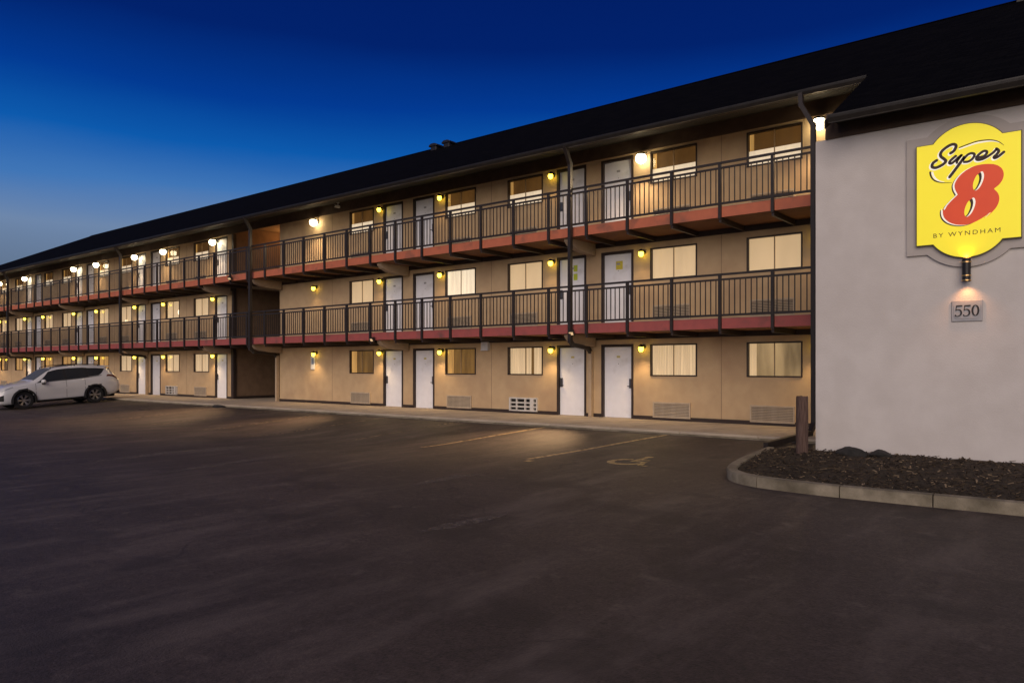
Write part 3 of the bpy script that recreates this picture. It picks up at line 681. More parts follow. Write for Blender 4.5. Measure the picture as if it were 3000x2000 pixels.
# lamp inside the top floor of the passage
pl = empty('ceiling_lamp', (-30.2, 2.6, WT-.05)); tag(pl, 'orange glowing ceiling lamp inside the top floor passage', 'lamp')
obj('base_plate', MB().lathe([(0, .05), (.10, .05), (.10, .0), (0, .0)], 14), M['black'], pl, (-30.2, 2.6, WT-.05))
gl_ = MB().lathe([(.09, 0), (.10, -.05), (.06, -.11), (0, -.12)], 16); gl_.smooth = True
obj('globe', gl_, M['bulb_o'], pl, (-30.2, 2.6, WT-.05))
ld = bpy.data.lights.new('lamp_light', 'POINT'); ld.energy = 32; ld.color = (1.0, .50, .18); ld.shadow_soft_size = .08
lo = bpy.data.objects.new('lamp_light', ld); COL.objects.link(lo); place(lo, Matrix.Translation((-30.2, 2.6, WT-.30)), pl)

# ------------------------------------------------------------------ the big wall sign
fpx = 2200.0; TH = R(38.756); ST, CT = math.sin(TH), math.cos(TH)
def up(u, v, Y):               # pixel of the photograph -> point on the wall plane at distance Y
    a = (u-1500)/fpx; d = Y/(CT+a*ST); return (d*(-ST+a*CT), (1073-v)*d/fpx+H)
def cat(pts, closed=True, k=6):
    out = []; n = len(pts)
    rng = range(n if closed else n-1)
    for i in rng:
        p0, p1, p2, p3 = (pts[(i-1) % n], pts[i], pts[(i+1) % n], pts[(i+2) % n]) if closed else (pts[max(i-1, 0)], pts[i], pts[i+1], pts[min(i+2, n-1)])
        for j in range(k):
            t = j/k
            out.append(tuple(.5*((2*p1[q])+(-p0[q]+p2[q])*t+(2*p0[q]-5*p1[q]+4*p2[q]-p3[q])*t*t+(-p0[q]+3*p1[q]-3*p2[q]+p3[q])*t*t*t) for q in range(len(p1))))
    if not closed: out.append(tuple(pts[-1]))
    return out
def flat(name, poly, y0, y1, mt, parent):
    # poly in (x, z); y1 is the front
    bm = bmesh.new(); vs_ = [bm.verts.new((p[0], y0, p[1])) for p in poly]
    f = bm.faces.new(vs_); r_ = bmesh.ops.extrude_face_region(bm, geom=[f])
    for v_ in r_['geom']:
        if isinstance(v_, bmesh.types.BMVert): v_.co.y = y1
    bmesh.ops.recalc_face_normals(bm, faces=bm.faces); bmesh.ops.triangulate(bm, faces=[q for q in bm.faces if len(q.verts) > 4])
    me = bpy.data.meshes.new(name); bm.to_mesh(me); bm.free(); return obj(name, me, mt, parent)
def strokes(name, lines, y0, y1, mt, parent, tr):
    # lines: list of [(x, y, width)...] in traced space; tr maps to (x, z, scale)
    m = MB()
    for ln in lines:
        pts = cat(ln, False, 5); q = [(*tr(p[0], p[1]), p[2]) for p in pts]
        Lf, Rt = [], []
        for i, p in enumerate(q):
            a, b = q[max(i-1, 0)], q[min(i+1, len(q)-1)]; d = Vector((b[0]-a[0], b[1]-a[1]))
            d = d.normalized() if d.length > 1e-9 else Vector((1, 0)); n_ = Vector((-d.y, d.x))*p[2]/2
            Lf.append((p[0]+n_.x, p[1]+n_.y)); Rt.append((p[0]-n_.x, p[1]-n_.y))
        for i in range(len(q)-1):
            m.prism([Lf[i], Lf[i+1], Rt[i+1], Rt[i]], 1, y0, y1)
        for e in (q[0], q[-1]):
            m.prism([(e[0]+e[2]/2*math.cos(t*math.pi/5), e[1]+e[2]/2*math.sin(t*math.pi/5)) for t in range(10)], 1, y0-.0002, y1+.0002)
    me = bpy.data.meshes.new(name); me.from_pydata(m.v, [], m.f); bm = bmesh.new(); bm.from_mesh(me); bmesh.ops.recalc_face_normals(bm, faces=bm.faces); bm.to_mesh(me); bm.free()
    return obj(name, me, mt, parent)
def board(cx, cz, hw, hh, cw, rise):
    # rectangle with a bulging arc top and bottom
    r_ = cw*cw/(8*rise)*1.0+rise/2; a = math.asin(cw/2/r_); pts = []
    pts += [(cx-hw, cz-hh), (cx-cw/2, cz-hh)]
    pts += [(cx+r_*math.sin(t), cz-hh-(r_*math.cos(t)-r_*math.cos(a))) for t in [(-a+2*a*i/24) for i in range(1, 24)]]
    pts += [(cx+cw/2, cz-hh), (cx+hw, cz-hh), (cx+hw, cz+hh), (cx+cw/2, cz+hh)]
    pts += [(cx+r_*math.sin(t), cz+hh+(r_*math.cos(t)-r_*math.cos(a))) for t in [(a-2*a*i/24) for i in range(1, 24)]]
    pts += [(cx-cw/2, cz+hh), (cx-hw, cz+hh)]
    return pts
M['sign_y'] = mat('backlit_yellow_acrylic', (0.80, 0.66, 0.03), 0.35, (0.78, 0.63, 0.03), 3, emit=(0.86, 0.74, 0.035), estr=0.40)
M['sign_r'] = mat('red_acrylic', (0.62, 0.07, 0.02), 0.4, (0.57, 0.06, 0.02), 3, emit=(0.60, 0.065, 0.025), estr=0.34)
M['sign_w'] = mat('white_acrylic', (0.82, 0.80, 0.72), 0.4, emit=(0.85, 0.78, 0.62), estr=0.40)
M['sign_k'] = mat('brown_black_vinyl', (0.045, 0.025, 0.020), 0.5)
M['sign_t'] = mat('olive_brown_vinyl', (0.11, 0.075, 0.02), 0.5)
M['sign_rim'] = mat('sign_rim', (0.10, 0.085, 0.03), 0.4)
SX, SZ = -1.800, 2.746+H
pan = flat('sign_backing', board(-1.80, 2.746+H, .862, .948, 1.12, .235), YW-.001, YW-.045, M['panel'], bld)
sg = empty('wall_sign', (SX, YW-.045, 1.707+H)); tag(sg, 'yellow backlit motel sign with red numeral and arched top on pale end wall', 'sign')
flat('sign_rim', board(SX, SZ, .712, .808, .945, .240), YW-.046, YW-.105, M['sign_rim'], sg)
flat('sign_face', board(SX, SZ, .700, .797, .93, .240), YW-.104, YW-.112, M['sign_y'], sg)
YS = 18.76+YW-.112; y_ = YW-.112
T1 = lambda x, y: up(2660+x/5.2265, 340+y/5.2265, YS)
T2 = lambda x, y: up(2640+x/4.3556, 600+y/4.3556, YS)
def s2to1(x, y): return ((2640+x/4.3556-2660)*5.2265, (600+y/4.3556-340)*5.2265)
eight = [(1250, 735), (1350, 748), (1430, 795), (1466, 870), (1455, 960), (1400, 1045), (1325, 1108), (1326, 1124), (1378, 1180), (1400, 1260), (1375, 1360), (1310, 1450), (1205, 1550)]
eight += [s2to1(*p) for p in ((1150, 92), (1030, 172), (930, 224), (850, 250), (770, 258), (680, 248), (605, 218), (552, 168), (532, 105), (540, 45))]
eight += [(560, 1440), (605, 1365), (680, 1285), (752, 1215), (758, 1196), (724, 1130), (714, 1060), (740, 990), (795, 915), (885, 838), (1000, 775), (1120, 744)]
def poly8(dx, dy): return [T1(x+dx, y+dy) for x, y in cat(eight, True, 4)]
flat('numeral_shadow', poly8(-46, 22), y_+.0005, y_-.0015, M['sign_k'], sg)
flat('numeral_outline', poly8(-28, 8), y_+.0004, y_-.003, M['sign_w'], sg)
flat('numeral', poly8(0, 0), y_+.0003, y_-.0045, M['sign_r'], sg)
hw_ = [(1085, 885), (1138, 848), (1165, 900), (1152, 985), (1106, 1082), (1050, 1136), (1012, 1132), (1000, 1080), (1010, 1010), (1045, 930)]
hk_ = [(1080, 888), (1117, 866), (1131, 930), (1114, 1010), (1070, 1095), (1036, 1134), (1012, 1132), (1000, 1080), (1010, 1010), (1045, 930)]
hy_ = [(1074, 896), (1092, 950), (1080, 1020), (1048, 1092), (1012, 1132), (995, 1080), (1006, 1010), (1040, 932)]
for dx, dy in ((0, 0), (-131, 402)):
    for nm, pp, yy, mt in (('numeral_outline', hw_, .006, 'sign_w'), ('numeral_shadow', hk_, .0075, 'sign_k'), ('numeral_opening', hy_, .009, 'sign_y')):
        flat(nm, [T1(x+dx, y+dy) for x, y in cat(pp, True, 4)], y_+.0002, y_-yy, M[mt], sg)
T3 = lambda x, y: up(2700+x/9.046, 390+y/9.046, YS)
KW = 0.0005                     # metres per traced unit of width
S_ = [(770, 535), (850, 480), (900, 400), (912, 335), (868, 300), (780, 312), (660, 380), (550, 470), (500, 560), (522, 632), (600, 690), (642, 742), (600, 805), (500, 872), (380, 920), (292, 908), (278, 858), (312, 790), (400, 725)]
U_ = [(905, 612), (820, 682), (752, 752), (742, 802), (800, 802), (880, 742), (960, 665), (1055, 590)]
U2 = [(1060, 588), (985, 680), (940, 745), (935, 790)]
P_ = [(1130, 640), (1040, 770), (900, 960), (745, 1165)]
P2 = [(1095, 720), (1200, 595), (1300, 540), (1385, 548), (1398, 605), (1340, 692), (1240, 755), (1130, 768)]
E_ = [(1500, 650), (1640, 620), (1722, 545), (1722, 485), (1640, 482), (1530, 560), (1462, 640), (1462, 700), (1535, 712), (1660, 672), (1800, 590), (1920, 500), (1985, 425)]
R_ = [(1985, 415), (2045, 470), (2000, 555), (1925, 628), (1932, 662), (2005, 640), (2100, 570), (2180, 502)]
WDT = 72*KW*1.0
def wl(pts, w_): return [(p[0], p[1], w_) for p in pts]
letters = [('letter', [wl(S_, .044)]), ('letter', [wl(U_, .040), wl(U2, .036)]), ('letter', [wl(P_, .044), wl(P2, .037)]), ('letter', [wl(E_, .038)]), ('letter', [wl(R_, .040)])]
halo = [[(x-30, y+28, w_+.010) for x, y, w_ in ln] for _, ls in letters for ln in ls]
strokes('letter_outline', halo, y_+.0006, y_-.0012, M['sign_w'], sg, T3)
for nm, ls in letters: strokes(nm, ls, y_+.0005, y_-.0040, M['sign_k'], sg, T3)
def tap(pts, w0, w1, w2):
    n = len(pts)-1; return [(p[0], p[1], (w0+(w1-w0)*min(1, 2*i/n)) if i <= n/2 else (w1+(w2-w1)*(2*i/n-1))) for i, p in enumerate(pts)]
strokes('swoosh_outline', [tap([(1000, 425), (1200, 352), (1450, 268), (1700, 225), (1900, 215), (2060, 252)], .018, .024, .008),
                           tap([(285, 1050), (310, 1130), (370, 1212), (470, 1272), (600, 1296)], .030, .026, .006)], y_+.0006, y_-.0012, M['sign_w'], sg, T3)
strokes('swoosh', [tap([(1000, 388), (1200, 312), (1450, 226), (1700, 188), (1900, 192), (2050, 235), (2150, 300), (2182, 332)], .016, .017, .004),
                   tap([(228, 1040), (238, 1110), (280, 1200), (360, 1268), (470, 1304), (600, 1318), (800, 1312)], .028, .020, .006)], y_+.0005, y_-.0022, M['sign_k'], sg, T3)
def text_mesh(txt, size, spacing, ext):
    cu = bpy.data.curves.new('txt', 'FONT'); cu.body = txt; cu.size = size; cu.space_character = spacing; cu.extrude = ext; cu.align_x = 'CENTER'; cu.resolution_u = 4
    to = bpy.data.objects.new('txt', cu); COL.objects.link(to); dg = bpy.context.evaluated_depsgraph_get()
    me = bpy.data.meshes.new_from_object(to.evaluated_get(dg)); bpy.data.objects.remove(to); bpy.data.curves.remove(cu); return me
tl, tr_ = T2(412, 425), T2(1268, 345)
tm = text_mesh('BY WYNDHAM', .098, 1.34, .0015); tm.name = 'brand_line'
xs_ = [v.co.x for v in tm.vertices]; sc_ = (tr_[0]-tl[0])/(max(xs_)-min(xs_)); mid = (max(xs_)+min(xs_))/2
for v in tm.vertices: v.co.x = (v.co.x-mid)*sc_
tm.materials.clear()
def islands(me):
    adj = {v.index: [] for v in me.vertices}
    for e in me.edges: adj[e.vertices[0]].append(e.vertices[1]); adj[e.vertices[1]].append(e.vertices[0])
    seen = {}; k = 0
    for v in adj:
        if v in seen: continue
        st_ = [v]; seen[v] = k
        while st_:
            for b in adj[st_.pop()]:
                if b not in seen: seen[b] = k; st_.append(b)
        k += 1
    out = []
    for q in range(k):
        idx = [v for v in adj if seen[v] == q]; mp_ = {v: i for i, v in enumerate(idx)}
        n_ = bpy.data.meshes.new('letter'); n_.from_pydata([tuple(me.vertices[v].co) for v in idx], [], [tuple(mp_[x] for x in p.vertices) for p in me.polygons if seen[p.vertices[0]] == q]); out.append(n_)
    return out
bmt = bmesh.new(); bmt.from_mesh(tm); bmesh.ops.remove_doubles(bmt, verts=bmt.verts, dist=1e-5); bmt.to_mesh(tm); bmt.free()
for il in islands(tm): obj('letter', il, M['sign_t'], sg, ((tl[0]+tr_[0])/2, y_-.0015, (tl[1]+tr_[1])/2), Matrix.Rotation(R(90), 4, 'X'))

# address plaque 550
AX, AZ = -1.811, .874+H
ap = empty('address_plaque', (AX, YW-.001, AZ-.165)); tag(ap, 'pale grey plaque with black numerals 550 below the sign lamp', 'plaque')
plq = MB().box(-.212, .212, -.025, 0, -.165, .165).mesh('plaque_board'); bevel(plq, .008)
obj('plaque_board', plq, M['plaque'], ap, (AX, YW-.001, AZ))
pa, pb, pc = .178, .125, .035
inn = [(-pa, -pb+pc), (-pa+pc, -pb), (pa-pc, -pb), (pa, -pb+pc), (pa, pb-pc), (pa-pc, pb), (-pa+pc, pb), (-pa, pb-pc)]
flat_in = flat('plaque_face', [(AX+p[0], AZ+p[1]) for p in inn], YW-.024, YW-.034, M['plaque'], ap)
def five(cx):
    t = lambda p: (cx+p[0], p[1], p[2])
    return [[t((-.028, .078, .020)), t((.010, .078, .022)), t((.043, .080, .020))], [t((-.026, .078, .011)), t((-.034, .040, .011)), t((-.038, .008, .011))],
            [t((-.038, .010, .011)), t((-.010, .022, .015)), t((.024, .008, .022)), t((.036, -.030, .024)), t((.022, -.066, .020)), t((-.014, -.084, .012)), t((-.040, -.078, .016)), t((-.044, -.066, .020))]]
def zero(cx):
    pts = []
    for i in range(13):
        a = 2*math.pi*i/12; pts.append((cx+.040*math.cos(a), .080*math.sin(a), .013+.014*abs(math.cos(a))))
    return [pts]
TA = lambda x, y: (AX+x, AZ+y)
for ln in (five(-.112), five(0.0), zero(.115)): strokes('digit', ln, YW-.033, YW-.040, M['numblack'], ap, TA)

# up-and-down sconce under the sign
CX, CZ = -1.806, 1.50+H
scn = empty('sign_sconce', (CX, YW-.001, CZ)); tag(scn, 'black cylinder sconce with brass rings lighting up and down under yellow sign', 'lamp')
YC = YW-.125
L0 = (CX, YC, CZ)
obj('wall_bracket', MB().box(-.04, .04, .04, .123, -.07, .07), M['black'], scn, L0)
cyl = MB().lathe([(.052, -.175), (.060, -.175), (.060, .175), (.052, .175), (.052, -.175)], 24); cyl.smooth = False
obj('cylinder', smooth_by_angle(cyl.mesh('cylinder')), M['black'], scn, L0)
for zz in (.125, -.085, -.160):
    rg = MB().lathe([(.0605, zz-.008), (.068, zz-.008), (.068, zz+.008), (.0605, zz+.008)], 24)
    obj('brass_ring', rg, M['brass'], scn, L0)
for zz, s in ((.10, 1), (-.10, -1)):
    obj('bulb', MB().lathe([(0, zz-.02), (.035, zz-.01), (.035, zz+.01), (0, zz+.02)], 14), M['bulb_o'], scn, L0)
    ld = bpy.data.lights.new('lamp_light', 'SPOT'); ld.energy = 9 if s < 0 else 15; ld.color = (1.0, .44, .16); ld.spot_size = R(120); ld.spot_blend = .9; ld.shadow_soft_size = .03
    lo = bpy.data.objects.new('lamp_light', ld); COL.objects.link(lo)
    place(lo, Matrix.Translation((CX, YC, CZ+s*.18)) @ (Matrix.Rotation(math.pi, 4, 'X') if s > 0 else Matrix.Identity(4)), scn)

# ------------------------------------------------------------------ planted island by the end wall
outer = [(-4.95, -5.2), (-4.90, -5.7), (-4.84, -6.2), (-4.78, -6.8), (-4.60, -7.7), (-4.44, -8.2), (-4.20, -8.58), (-3.86, -8.82), (-3.45, -8.93), (-2.9, -8.99), (-2.0, -9.0), (-1.0, -8.97), (0.5, -8.95), (4.0, -8.95), (9.0, -8.95), (12.0, -8.95)]
path = cat(outer, False, 6)
cum = [0.0]
for p, q in zip(path[:-1], path[1:]): cum.append(cum[-1]+math.dist(p, q))
def at(d):
    for i in range(len(cum)-1):
        if cum[i+1] >= d: t = (d-cum[i])/(cum[i+1]-cum[i]); return Vector(path[i]).lerp(Vector(path[i+1]), t)
    return Vector(path[-1])
kerb = tag(empty('kerb', (-3.0, -8.9, gz(-3, -8.9))), kind='structure')
joints = [0.0, 1.0, 2.15, 3.0, 4.05, 5.15, 6.17, 7.2, 9.1, 11.0, 12.9, 14.8, 16.6, cum[-1]]
KWD, KH = .15, .145
for a, b in zip(joints[:-1], joints[1:]):
    if b <= a: continue
    m = MB(); n = max(2, int((b-a)/.16)); rows = []
    a2, b2 = a+.007, b-.007
    for i in range(n+1):
        d = a2+(b2-a2)*i/n; p = at(d); t = (at(min(d+.02, cum[-1]))-at(max(d-.02, 0))).normalized(); nn = Vector((-t.y, t.x))   # to the inside
        g = gz(p.x, p.y); o_ = p; i_ = p+nn*KWD; q_ = lambda v, z: (v.x, v.y, z)
        rows.append([q_(o_, g-.1), q_(o_, g+KH-.03), q_(o_+nn*.012, g+KH-.008), q_(o_+nn*.04, g+KH), q_(i_-nn*.015, g+KH), q_(i_, g+KH-.015), q_(i_, g-.1)])
    for r0, r1 in zip(rows[:-1], rows[1:]):
        for j in range(6): m.face([r0[j], r1[j], r1[j+1], r0[j+1]])
    m.face(rows[0]); m.face(rows[-1])
    me = m.mesh('kerb_stone'); smooth_by_angle(me, .7)
    obj('kerb_stone', me, M['kerb'], kerb)
# mulch
def noise2(x, y):
    return math.sin(x*3.1+1.3*math.sin(y*2.3))*math.cos(y*3.7+x)*.5+math.sin(x*9.3+y*5.1)*.3+math.sin(x*17.0-y*13.0)*.2
def mulz(x, y):
    t = ss(-8.8, -5.3, y); return gz(x, y)+.085+.05*t+.028*noise2(x, y)
def inside(x, y):
    # inside the kerb line and in front of / beside the wing
    if x > 12 or x < -5.3 or y > YW+.03 or y < -8.95: return False
    if x < XR and y > -5.2-(x+4.9)*-.1: return False
    if x > XR and y > YW+.03: return False
    best = 1e9
    for i in range(0, len(path)-1):
        p = path[i]; d = (p[0]-x)**2+(p[1]-y)**2
        if d < best: best, bi = d, i
    p, q = Vector(path[bi]), Vector(path[min(bi+1, len(path)-1)]); t = (q-p)
    if t.length < 1e-6: return True
    nn = Vector((-t.y, t.x)).normalized(); return (Vector((x, y))-p).dot(nn) > .10
M['mulch'] = mat('dark_mulch', (0.022, 0.015, 0.009), 0.95, (0.048, 0.034, 0.021), 14, 8, 1.0, 30)
m = MB(); m.smooth = True; st = .12
for i in range(int(17.3/st)):
    for j in range(int(5.3/st)):
        x0, y0 = -5.3+i*st, -8.97+j*st
        if inside(x0+st/2, y0+st/2):
            m.face([(x0, y0, mulz(x0, y0)), (x0+st, y0, mulz(x0+st, y0)), (x0+st, y0+st, mulz(x0+st, y0+st)), (x0, y0+st, mulz(x0, y0+st))])
mul = tag(obj('mulch_bed', m, M['mulch']), kind='structure')
M['chip0'] = mat('dark_bark_chip', (0.032, 0.022, 0.014), 0.9, (0.016, 0.011, 0.008), 30)
M['chip1'] = mat('brown_bark_chip', (0.085, 0.058, 0.034), 0.9, (0.045, 0.031, 0.019), 30)
M['chip2'] = mat('pale_bark_chip', (0.30, 0.22, 0.14), 0.9, (0.18, 0.13, 0.08), 30)
m = MB(); rnd = random.Random(3); cnt = 0
while cnt < 5200:
    x, y = rnd.uniform(-5.2, 3.0), rnd.uniform(-8.9, -3.9)
    if not inside(x, y): continue
    cnt += 1; l = rnd.choice((.02, .03, .04, .05, .07, .09)); wv = rnd.uniform(.008, .022); a = rnd.uniform(0, 6.28); tl_ = rnd.uniform(-.5, .5)
    d = Vector((math.cos(a)*math.cos(tl_), math.sin(a)*math.cos(tl_), math.sin(tl_))); c = Vector((x, y, mulz(x, y)+rnd.uniform(.0, .025)))
    r_ = rnd.random(); m.bar(c-d*l/2, c+d*l/2, wv, wv*.45, mi=0 if r_ < .5 else (1 if r_ < .9 else 2))
me = bpy.data.meshes.new('bark_chips'); me.from_pydata(m.v, [], m.f)
for k in ('chip0', 'chip1', 'chip2'): me.materials.append(M[k])
me.polygons.foreach_set('material_index', m.m)
tag(obj('bark_chips', me), 'loose bark chips covering the planted bed inside the kerb', 'mulch', kind='stuff')
# twigs
for k, (x, y, a, l) in enumerate(((-2.62, -7.1, .15, .55), (-1.9, -7.5, -.05, .5), (-3.3, -7.4, .3, .4), (-1.25, -6.6, -.5, .45))):
    m = MB(); p = Vector((x, y, mulz(x, y)+.035)); pr = p
    for i in range(5):
        nx = pr+Vector((math.cos(a+.25*math.sin(i*2+k))*l/5, math.sin(a+.25*math.sin(i*2+k))*l/5, .006*math.cos(i*1.7))); m.bar(pr, nx, .009-.001*i); pr = nx
    m.bar(p.lerp(pr, .5), p.lerp(pr, .5)+Vector((math.cos(a+.8)*.1, math.sin(a+.8)*.1, .02)), .007)
    tag(obj('twig', m, M['chip1']), 'thin dry brown twig lying loose on the dark mulch', 'twig', 'twigs on the mulch bed')
# a drooping dry stalk by the wall
m = MB(); pr = Vector((-1.35, -5.5, mulz(-1.35, -5.5)-.02))
for i in range(9):
    t = i/8; nx = Vector((-1.35-.30*t, -5.5-.10*t, mulz(-1.35, -5.5)+.09*math.sin(math.pi*min(1, t*1.05))+.02*math.sin(9*t))); m.bar(pr, nx, .016-.001*i); pr = nx
tag(obj('dry_stalk', m, M['chip1']), 'bent dry plant stalk arching over the mulch at the wall foot', 'stalk')
# rocks at the wall
def rock(loc, sx, sy, sz, seed, label):
    rnd = random.Random(seed); bm = bmesh.new(); bmesh.ops.create_icosphere(bm, subdivisions=3, radius=1)
    dirs = [(Vector((rnd.uniform(-1, 1), rnd.uniform(-1, 1), rnd.uniform(-1, 1))).normalized(), rnd.uniform(.62, .9)) for _ in range(16)]
    for v in bm.verts:
        n = v.co.normalized()
        for d, r_ in dirs:
            k = v.co.dot(d)
            if k > r_: v.co -= d*(k-r_)
        v.co *= 1+.03*math.sin(7*n.x+3*n.y)*math.cos(5*n.z); v.co = Vector((v.co.x*sx, v.co.y*sy, v.co.z*sz))
    me = bpy.data.meshes.new('rock'); bm.to_mesh(me); bm.free(); smooth_by_angle(me, .5)
    return tag(obj('rock', me, M['rock'], None, loc), label, 'rock')
rock((-3.40, -5.62, mulz(-3.40, -5.62)+.035), .27, .19, .12, 4, 'larger dark grey rock lying against the foot of the pale end wall')
rock((-3.0, -5.50, mulz(-3.0, -5.50)+.03), .20, .15, .09, 9, 'smaller flat dark rock beside the larger rock at the wall foot')
# wooden post
def wpost():
    x, y = -4.17, -5.65; z0 = mulz(x, y)-.12; m = MB(); rings = []; n = 18; rnd = random.Random(2)
    ph = [rnd.uniform(.93, 1.05) for _ in range(n)]
    for zz, rr in ((0, 1.0), (.3, .99), (.6, 1.01), (.9, .98), (1.06, .97), (1.085, .88)):
        rings.append([(.098*rr*ph[i]*math.cos(2*math.pi*i/n), .098*rr*ph[i]*math.sin(2*math.pi*i/n), zz+.008*math.sin(i*1.3)*(zz > 1)) for i in range(n)])
    for a, b in zip(rings[:-1], rings[1:]):
        for i in range(n): m.face([a[i], a[(i+1) % n], b[(i+1) % n], b[i]])
    m.face(rings[-1]); m.face(rings[0]); me = m.mesh('wooden_post'); smooth_by_angle(me, .6)
    return tag(obj('wooden_post', me, M['wood'], None, (x, y, z0)), 'weathered round wooden post standing in mulch at the corner of the end wall', 'post')
wpost()
# small fittings
nb = empty('notice_plate', (-25.44, -.001, -.12+H)); tag(nb, 'small white notice plate under the lamp on blank ground floor wall', 'sign')
obj('plate', bevel(MB().box(-.13, .13, -.02, 0, 0, .56).mesh('plate'), .005), M['white'], nb, (-25.44, -.001, -.12+H))
obj('print', MB().box(-.075, .075, -.0235, -.0195, .20, .44), M['noticeb'], nb, (-25.44, -.001, -.12+H))
bx = empty('junction_box', (-16.12, -.001, .53+H)); tag(bx, 'white wall box high on ground floor wall between two windows', 'box')
obj('box_body', bevel(MB().box(-.15, .15, -.14, 0, 0, .27).mesh('box_body'), .012), M['white'], bx, (-16.12, -.001, .53+H))
obj('box_lip', MB().box(-.16, .16, -.15, -.12, -.012, .012), M['white'], bx, (-16.12, -.001, .53+H))
cmx = (-23.4, -.35, 6.30+H)
cmr = empty('security_camera', cmx); tag(cmr, 'small white security camera hanging under the roof soffit by the passage', 'camera')
obj('mount', MB().lathe([(0, .04), (.05, .04), (.05, .0), (.02, -.01), (.015, -.10), (0, -.10)], 12), M['white'], cmr, cmx)
obj('camera_body', bevel(MB().box(-.04, .04, -.16, .08, -.18, -.09).mesh('camera_body'), .01), M['white'], cmr, cmx)
obj('lens', MB().lathe([(0, -.17), (.028, -.17), (.028, -.155)], 12, (0, 0, -.135), 1), M['black'], cmr, cmx)
# broken kerb chunk at walkway edge
m = MB().prism([(-.28, 0), (.30, 0), (.26, .05), (.05, .085), (-.18, .10), (-.27, .06)], 1, -.09, .09).mesh('broken_kerb_piece'); bevel(m, .012)
tag(obj('broken_kerb_piece', m, M['rock'], None, (-27.2, -3.10, gz(-27.2, -3.1)-.005), Matrix.Rotation(.2, 4, 'Z')), 'dark broken chunk of kerb lying at the walkway edge before the passage', 'rubble')

# ------------------------------------------------------------------ parked SUV
M['carpaint'] = mat('white_car_paint', (0.62, 0.61, 0.61), 0.3, (0.60, 0.59, 0.59), 2, spec=0.5)
M['carpaint'].node_tree.nodes['Principled BSDF'].inputs['Coat Weight'].default_value = 0.6
M['carglass'] = mat('dark_car_glass', (0.022, 0.024, 0.026), 0.32, spec=0.3)
M['screen'] = mat('grey_windscreen', (0.10, 0.108, 0.112), 0.45, spec=0.15)
M['tyre'] = mat('tyre_rubber', (0.014, 0.013, 0.013), 0.85)
M['rim'] = mat('alloy_rim', (0.45, 0.45, 0.47), 0.3, metal=0.9)
M['plast'] = mat('black_plastic', (0.018, 0.017, 0.017), 0.6)
M['tail'] = mat('tail_light_red', (0.09, 0.008, 0.010), 0.2, spec=0.6)
M['head'] = mat('head_light_lens', (0.35, 0.36, 0.38), 0.12, spec=0.7)
M['chrome'] = mat('chrome', (0.6, 0.6, 0.62), 0.15, metal=1.0)
